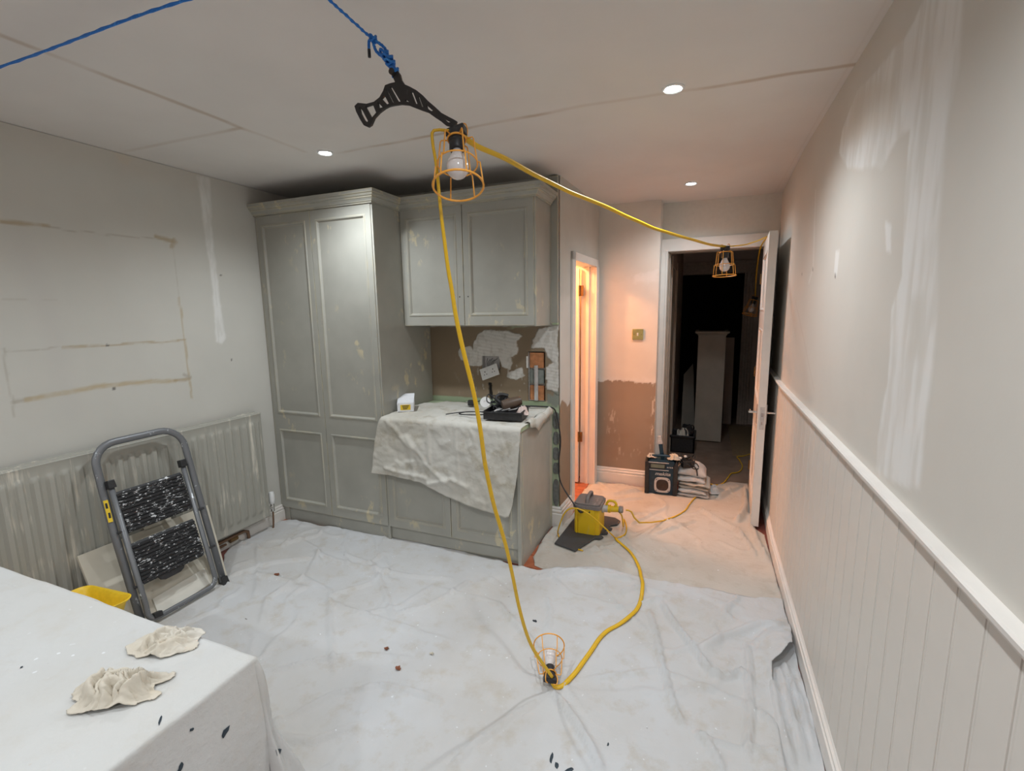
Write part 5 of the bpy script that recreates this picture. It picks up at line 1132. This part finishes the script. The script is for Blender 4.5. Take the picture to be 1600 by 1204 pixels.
# ================================================================== TRANSFORMER, MAT
mp_ = [(-.893, 2.90), (-.735, 2.845), (-.655, 3.06), (-.615, 3.07), (-.60, 3.10), (-.628, 3.125), (-.622, 3.145), (-.588, 3.155), (-.583, 3.18), (-.615, 3.195), (-.61, 3.215), (-.572, 3.23), (-.567, 3.255), (-.598, 3.27), (-.59, 3.30), (-.545, 3.33), (-.535, 3.40), (-.58, 3.44), (-.86, 3.46)]
tag(MB().prism([mp_], lambda x, y, h: (x, y, .012 + h), 0, .010).build('rubber_mat', MT['slate'], bevel=.002), 'dark grey mat with a notched edge under the yellow transformer', 'mat')
tf = thing('transformer', (-.722, 3.2, .022), 'yellow site transformer with a grey carry-handle lid standing on the dark mat', 'transformer')
m = MB(); m.prism([rrect(-.722, 3.2, .090, .095, .016)], lambda x, y, h: (x, y, h), .022, .214)
for (a, b_) in ((-.795, -.775), (-.672, -.655)): m.box(a - .004, a + .010, 3.0975, 3.107, .022, .20)
m.box(-.780, -.672, 3.098, 3.106, .022, .205)
m.build('casing', MT['yellow'], tf, bevel=.002)
m = MB(); m.prism([rrect(-.722, 3.2, .099, .106, .025)], lambda x, y, h: (x, y, h), .206, .228); m.prism([rrect(-.722, 3.2, .088, .094, .022)], lambda x, y, h: (x, y, h), .228, .240)
ld = m.build('lid', MT['greylid'], tf, bevel=.004)
m = MB(); m.tube(smooth_path([(-.724, 3.125, .235), (-.724, 3.135, .268), (-.724, 3.16, .280), (-.724, 3.24, .280), (-.724, 3.265, .268), (-.724, 3.275, .235)], 5), 0, 10, flat=(.013, .008, (1, 0, 0)))
m.build('carry_handle', MT['greylid'], ld, smooth=True)
m = MB(); m.tube([(-.70, 3.099, .188), (-.70, 3.094, .188)], .005, 10); m.build('screw', MT['black'], tf)
m = MB(); m.tube([(-.752, 3.104, .185), (-.758, 3.085, .188), (-.765, 3.07, .195)], [.013, .011, .008], 10); m.build('cable_gland', MT['black'], tf, smooth=True)
X0_ = -.633
m = MB(); m.tube([(X0_, 3.2, .185), (X0_ + .012, 3.2, .186), (X0_ + .014, 3.2, .187), (X0_ + .045, 3.2, .19)], [.030, .030, .026, .026], 16); m.build('socket_outlet', MT['silver'], tf, angle=35)
pl_ = thing('yellow_plug', (-.56, 3.2, .19), 'round yellow plug pushed into the side of the transformer', 'plug')
m = MB(); m.tube([(X0_ + .043, 3.2, .19), (X0_ + .06, 3.2, .19), (X0_ + .062, 3.2, .19), (X0_ + .12, 3.2, .195)], [.028, .028, .022, .020], 16); m.build('plug_body', MT['yellow'], pl_, angle=35)
m = MB(); m.tube([(X0_ + .118, 3.2, .195), (X0_ + .125, 3.2, .195), (X0_ + .145, 3.2, .196)], [.022, .025, .023], 14); m.build('cord_grip', MT['greylid'], pl_, angle=35)
m = MB(); m.tube(smooth_path([(X0_ + .03, 3.2, .215), (X0_ + .045, 3.2, .245), (X0_ + .08, 3.2, .248), (X0_ + .10, 3.2, .228), (X0_ + .09, 3.2, .212)], 5), .009, 10); m.build('hinged_cover', MT['yellow'], pl_, smooth=True)
bl = [(-0.964,3.174,0.858),(-0.941,3.163,0.769),(-0.925,3.154,0.656),(-0.941,3.163,0.510),(-0.936,3.160,0.393),(-0.891,3.137,0.310),(-0.831,3.106,0.249)]
m = MB(); m.tube(smooth_path([(-1.20, 3.08, WT + .012), (-1.05, 3.10, WT + .014), (-.975, 3.12, .905)] + bl[:-1] + [(-.765, 3.068, .196)], 4), .005, 8)
tag(m.build('mains_lead', MT['black'], smooth=True), 'black mains lead dropping from the worktop end down to the yellow transformer', 'cable')

# ================================================================== SITE RADIO
rd_ = thing('site_radio', (-.31, 4.11, 0), 'dark blue and black site radio with a silver-rimmed speaker standing by the doorway', 'radio')
mr = Matrix.Translation((-.305, 4.05, .014)) @ Matrix.Rotation(.06, 4, 'Z')
m = MB(); m.prism([[(-.112, .0), (.112, 0), (.118, .02), (.116, .27), (.10, .295), (-.09, .295), (-.112, .27), (-.116, .02)]], lambda x, z, h: tuple(mr @ Vector((x, h, z))), .012, .135); m.build('body', MT['navy'], rd_, bevel=.006)
m = MB()
for s in (-1, 1):
    m = MB(); m.prism([[(s * .095, -.002), (s * .132, -.002), (s * .134, .275), (s * .118, .300), (s * .098, .26)]], lambda x, z, h: tuple(mr @ Vector((x, h, z))), 0, .15); m.build('bumper', MT['black'], rd_, bevel=.006)
m = MB(); m.tube([mr @ Vector(p) for p in smooth_path([(-.10, .06, .29), (-.095, .05, .318), (-.05, .045, .328), (.06, .045, .328), (.10, .05, .318), (.108, .06, .29)], 5)], .011, 10); m.build('carry_handle', MT['navy'], rd_, smooth=True)
m = MB(); m.mbox(mr, -.098, .035, .006, .013, .222, .272); fc = m.build('display_panel', MT['black'], rd_, bevel=.004)
m = MB(); m.mbox(mr, -.085, .025, .003, .0065, .232, .262); m.build('display', plain('dull_lcd', (.16, .19, .15), .2), fc)
m = MB(); m.mbox(mr, -.11, .06, .007, .0125, .208, .215); m.mbox(mr, -.11, .06, .007, .0125, .272, .279); m.build('display_trim', MT['silver'], rd_, bevel=.002)
for i in range(4): MB().mbox(mr, .045 + .013 * i, .053 + .013 * i, .006, .012, .236, .244).build('button', MT['silver'], rd_)
sc_ = (.012, .083)
oct_ = lambda r_, k: [(sc_[0] + r_ * math.copysign(abs(math.cos(t_)) ** k, math.cos(t_)), sc_[1] + r_ * math.copysign(abs(math.sin(t_)) ** k, math.sin(t_))) for t_ in [2 * math.pi * i / 24 for i in range(24)]]
m = MB(); m.prism([oct_(.066, .55), oct_(.050, .75)], lambda x, z, h: tuple(mr @ Vector((x, h, z))), .0, .013); sr = m.build('speaker_rim', MT['silver'], rd_, bevel=.002)
m = MB(); m.prism([oct_(.051, .75)], lambda x, z, h: tuple(mr @ Vector((x, h, z))), .006, .012)
for r_ in (.044, .036, .028, .02, .012): m.tube([mr @ Vector((sc_[0] + r_ * math.cos(2 * math.pi * i / 20), .005, sc_[1] + r_ * math.sin(2 * math.pi * i / 20))) for i in range(20)], .0022, 5, closed=True)
m.build('speaker_grille', plain('brown_grille', (.075, .045, .035), .5), sr)
for (sx_, sz_) in ((-1, -1), (-1, 1), (1, -1), (1, 1)):
    MB().tube([mr @ Vector((sc_[0] + sx_ * .049, -.002, sc_[1] + sz_ * .049)), mr @ Vector((sc_[0] + sx_ * .049, .002, sc_[1] + sz_ * .049))], .0045, 8).build('screw', MT['black'], sr)
fc_ = bpy.data.curves.new('lettering', 'FONT'); fc_.body = 'makita'; fc_.size = .044; fc_.extrude = .0012; fc_.offset = .0009; fc_.shear = .25; fc_.align_x = 'CENTER'
tmp = bpy.data.objects.new('lettering', fc_); me = bpy.data.meshes.new_from_object(tmp); bpy.data.objects.remove(tmp)
lo = bpy.data.objects.new('lettering', me); COL.objects.link(lo); me.materials.append(MT['silver'])
me.transform(Matrix.Translation(-ORG['site_radio']) @ mr @ Matrix.Translation((.012, .0105, .166)) @ Matrix.Rotation(math.pi / 2, 4, 'X') @ Matrix.Diagonal((1.08, .9, 1, 1))); lo.parent = rd_
m = MB(); m.mbox(mr, .05, .075, .03, .05, .27, .30); m.build('aerial_base', MT['black'], rd_)
# items on the radio
pb = thing('paint_brush', (-.30, 4.10, .33), 'dark-handled paint brush standing upright behind the radio', 'brush')
mb_ = mr @ Matrix.Translation((.005, .075, .30)) @ Matrix.Rotation(-.16, 4, 'Y')
m = MB(); m.mbox(mb_, -.016, .016, -.009, .009, -.01, .125); m.build('handle', MT['navy'], pb, bevel=.006)
m = MB(); m.mbox(mb_, -.019, .019, -.011, .011, .125, .155); m.mbox(mb_, -.017, .017, -.009, .009, .150, .195); m.build('bristles', MT['silver'], pb, bevel=.004)
crumple('cloth_wad', -.215, 4.10, .318, .055, .045, .045, 91, MT['rag'], 'small pale cloth draped over the right top corner of the radio', .2, n=24, cat='cloth', roll=.2)
crumple('glove', -.39, 4.11, .318, .045, .04, .040, 95, MT['sheet2'], 'pale bundled glove lying on the left top of the radio', .1, n=24, cat='glove', roll=.2)

# ================================================================== FOLDED SHEETS AND TANGLE BY THE RADIO
def fold_stack(x0, x1, y0, y1, zb, zt, nl, seed, lab, mat, dome=0.0):
    # one folded sheet: stacked soft folds with rounded, wavy edges
    R_ = random.Random(seed); m = MB(); h = (zt - zb) / nl; n, kk = 30, 30
    for k in range(nl):
        xa, xb, ya, yb = x0 + R_.uniform(-.01, .01), x1 + R_.uniform(-.03, .015), y0 + R_.uniform(-.016, .008), y1 + R_.uniform(-.01, .01)
        rows_ = []
        for i in range(n + 1):
            u_ = i / n; w_ = abs(u_ - .5) * 2; endr = math.sqrt(max(.0, 1 - max(0, (w_ - .72) / .28) ** 2)) * .96 + .04
            dm = dome * (1 - w_ ** 2.2) if k == nl - 1 else 0
            ring = []
            for j_ in range(kk):
                a = 2 * math.pi * j_ / kk; cx = math.copysign(abs(math.cos(a)) ** .62, math.cos(a)); cz = math.copysign(abs(math.sin(a)) ** .75, math.sin(a))
                x = xa + (xb - xa) * (.5 + (u_ - .5) * (1 - .03 * abs(math.sin(a))))
                nz_ = float(fbm(np.array(x * 1.0 + k), np.array(a * .03 + seed), .06, seed, 3)) - .5
                ny_ = float(fbm(np.array(x + 3 * k), np.array(seed + .2 * cz), .09, seed + 2, 3)) - .5
                z_ = zb + h * (k + .5) + h * .56 * cz * endr + nz_ * .022 + (dm * max(0, cz) if cz > 0 else 0) - .012 * (u_ ** 3)
                ring.append((x, (ya + yb) / 2 + (yb - ya) / 2 * cx * (.90 + .10 * endr) + ny_ * .035, max(z_, zb * .5 + .004)))
            rows_.append(ring)
        vs = [p for r_ in rows_ for p in r_]; fs = [(i * kk + q, i * kk + (q + 1) % kk, (i + 1) * kk + (q + 1) % kk, (i + 1) * kk + q) for i in range(n) for q in range(kk)] + [tuple(range(kk)), tuple(n * kk + q for q in range(kk))]
        m.add(vs, fs)
    return tag(m.build('folded_sheet', mat, smooth=True), lab, 'dust sheet', 'folded sheets piled by the radio')
fold_stack(-.17, .085, 4.08, 4.36, .012, .075, 2, 3, 'folded white dust sheet, lowest of the pile beside the radio', MT['sheet'])
fold_stack(-.17, .075, 4.09, 4.36, .077, .135, 2, 5, 'folded cream dust sheet, middle of the pile beside the radio', MT['sheet2'])
fold_stack(-.18, .06, 4.09, 4.36, .137, .225, 2, 9, 'plump folded white sheet, topmost of the pile beside the radio', MT['sheet'], .045)
crumple('rag', .105, 4.25, .012, .07, .06, .07, 33, MT['sheet'], 'white cloth corner flopping on the floor right of the folded pile', .3, n=30)
tg = thing('black_cable_tangle', (-.12, 4.20, .25), 'tangle of black leads heaped on the folded sheets behind the radio', 'cables')
R_ = random.Random(12)
for k in range(9):
    pts = []; c = Vector((-.13 + R_.uniform(-.05, .05), 4.17 + R_.uniform(-.03, .08), .285)); r_ = R_.uniform(.04, .085); tl = R_.uniform(-.7, .7); t2 = R_.uniform(-.6, .6)
    for i in range(20):
        a = 2 * math.pi * i / 16; p = c + Vector((r_ * math.cos(a), r_ * math.sin(a) * .7, max(-.035, r_ * (tl * math.cos(a) + t2 * math.sin(a)) + .018 * math.sin(3 * a))))
        pts.append(p)
    MB().tube(smooth_path(pts, 2), .0045, 6).build('lead', MT['black'], tg, smooth=True)
m = MB(); mm = Matrix.Translation((-.10, 4.14, .262)) @ Matrix.Rotation(.4, 4, 'Z'); m.mbox(mm, -.05, .05, -.03, .03, -.012, .05); m.build('adaptor', MT['black'], tg, bevel=.008)
m = MB(); m.tube(smooth_path([(-.07, 4.10, .30), (-.03, 4.07, .26), (-.02, 4.06, .21)], 5), .006, 8); m.build('lead_end', MT['black'], tg, smooth=True)
for q in ((-.16, 4.12, .33), (-.12, 4.13, .345)): MB().lathe([(.003, -.008), (.012, -.008), (.013, .006), (.004, .009)], 10, Matrix.Translation(q)).build('white_fitting', MT['white'], tg, smooth=True)

# ================================================================== HALL CONTENTS
cr_ = thing('tote_crate', (-.2, 5.5, 0), 'open black crate of odds and ends on the hall floor left of the grey cabinet', 'crate')
m = MB()
for b_ in ((-.325, -.07, 5.42, 5.44, .0, .19), (-.325, -.07, 5.70, 5.72, 0, .19), (-.325, -.305, 5.42, 5.72, 0, .19), (-.09, -.07, 5.42, 5.72, 0, .19), (-.325, -.07, 5.42, 5.72, 0, .015), (-.335, -.06, 5.41, 5.43, .17, .195), (-.335, -.06, 5.71, 5.73, .17, .195), (-.08, -.06, 5.41, 5.73, .17, .195), (-.335, -.315, 5.41, 5.73, .17, .195)): m.box(*b_)
m.build('crate_body', MT['black'], cr_, bevel=.004)
m = MB(); m.tube(smooth_path([(-.10, 5.56, .19), (-.085, 5.56, .26), (-.11, 5.5, .30), (-.17, 5.48, .27)], 5), .007, 8); m.build('crate_handle', MT['black'], cr_, smooth=True)
crumple('cloth_bundle', -.20, 5.57, .12, .08, .09, .16, 61, MT['rag'], 'grey-white cloth stuffed into the black hall crate', .2, n=26, cat='cloth', roll=.2)
crumple('black_bag', -.16, 5.60, .17, .09, .08, .12, 66, MT['black'], 'black bag bulging from the top of the hall crate', .9, n=26, cat='bag', roll=.2)
hc = thing('hall_cabinet', (.06, 6.2, 0), 'tall narrow dark grey cabinet with a moulded top standing in the unlit hall', 'cabinet')
m = MB(); m.box(-.085, .205, 5.98, 6.5, .012, 1.27); m.build('carcass', MT['darkgrey'], hc, bevel=.003)
MB().box(-.088, -.066, 5.972, 5.985, .012, 1.27).build('edge_trim', MT['darkgrey'], hc); MB().box(.186, .208, 5.972, 5.985, .012, 1.27).build('edge_trim', MT['darkgrey'], hc)
MB().sweep([(-.088, 6.5), (-.088, 5.975), (.208, 5.975), (.208, 6.5)], [(0, 0), (.006, 0), (.010, .012), (.028, .022), (.036, .030), (.036, .044), (0, .044)], 1.268).build('cornice', MT['darkgrey'], hc, angle=25)
MB().box(-.088, .208, 5.975, 6.5, 1.27, 1.30).build('top_board', MT['darkgrey'], hc)
pn_ = [(-.265, .0), (-.095, .0), (-.135, .70), (-.150, .85), (-.26, .70)]
tag(MB().prism([pn_], lambda x, z_, h: (x, 6.62 + h + .12 * z_, z_ + .005), 0, .018).build('leaning_offcut', MT['darkgrey'], bevel=.002), 'pointed pale board leaning in the dark hall left of the tall cabinet', 'board')
tag(MB().prism([[(.255, 0), (.36, 0), (.35, 1.18), (.245, 1.18)]], lambda x, z_, h: (x, 7.0 + h + .04 * z_, z_ + .004), 0, .018).build('upright_board', MT['hallwall'], bevel=.002), 'dim upright panel leaning right of the tall hall cabinet', 'board')
tag(MB().box(.32, .62, 5.50, 6.95, .0, .006).build('hall_runner', plain('brown_card', (.27, .19, .11), .8, var=.1), bevel=.001), 'flat brown card sheet on the hall floor by the casing', 'card')

# ================================================================== DOWNLIGHTS
def downlight(x, y, lab):
    t_ = thing('downlight', (x, y, CEIL), lab, 'ceiling light', 'recessed ceiling downlights')
    mt_ = Matrix.Translation((x, y, CEIL))
    MB().lathe([(.032, -.001), (.045, -.001), (.045, -.004), (.038, -.007), (.032, -.004)], 28, mt_, cap=False).build('bezel', MT['white'], t_, angle=30)
    MB().lathe([(.004, -.0035), (.031, -.0035), (.031, -.001), (.004, -.001)], 24, mt_).build('lens', MT['lens'], t_)
for (x, y, p), lab in zip(LIGHTS, ('bright downlight over the tall grey cupboard', 'bright downlight in the middle of the ceiling, the largest in view', 'bright downlight nearest the hall doorway',
        'lit downlight above the covered table, on its wall side', 'lit downlight over the viewer by the panelled wall', 'lit downlight far behind the viewer on the radiator side', 'lit downlight far behind the viewer on the panelled side')):
    downlight(x, y, lab)
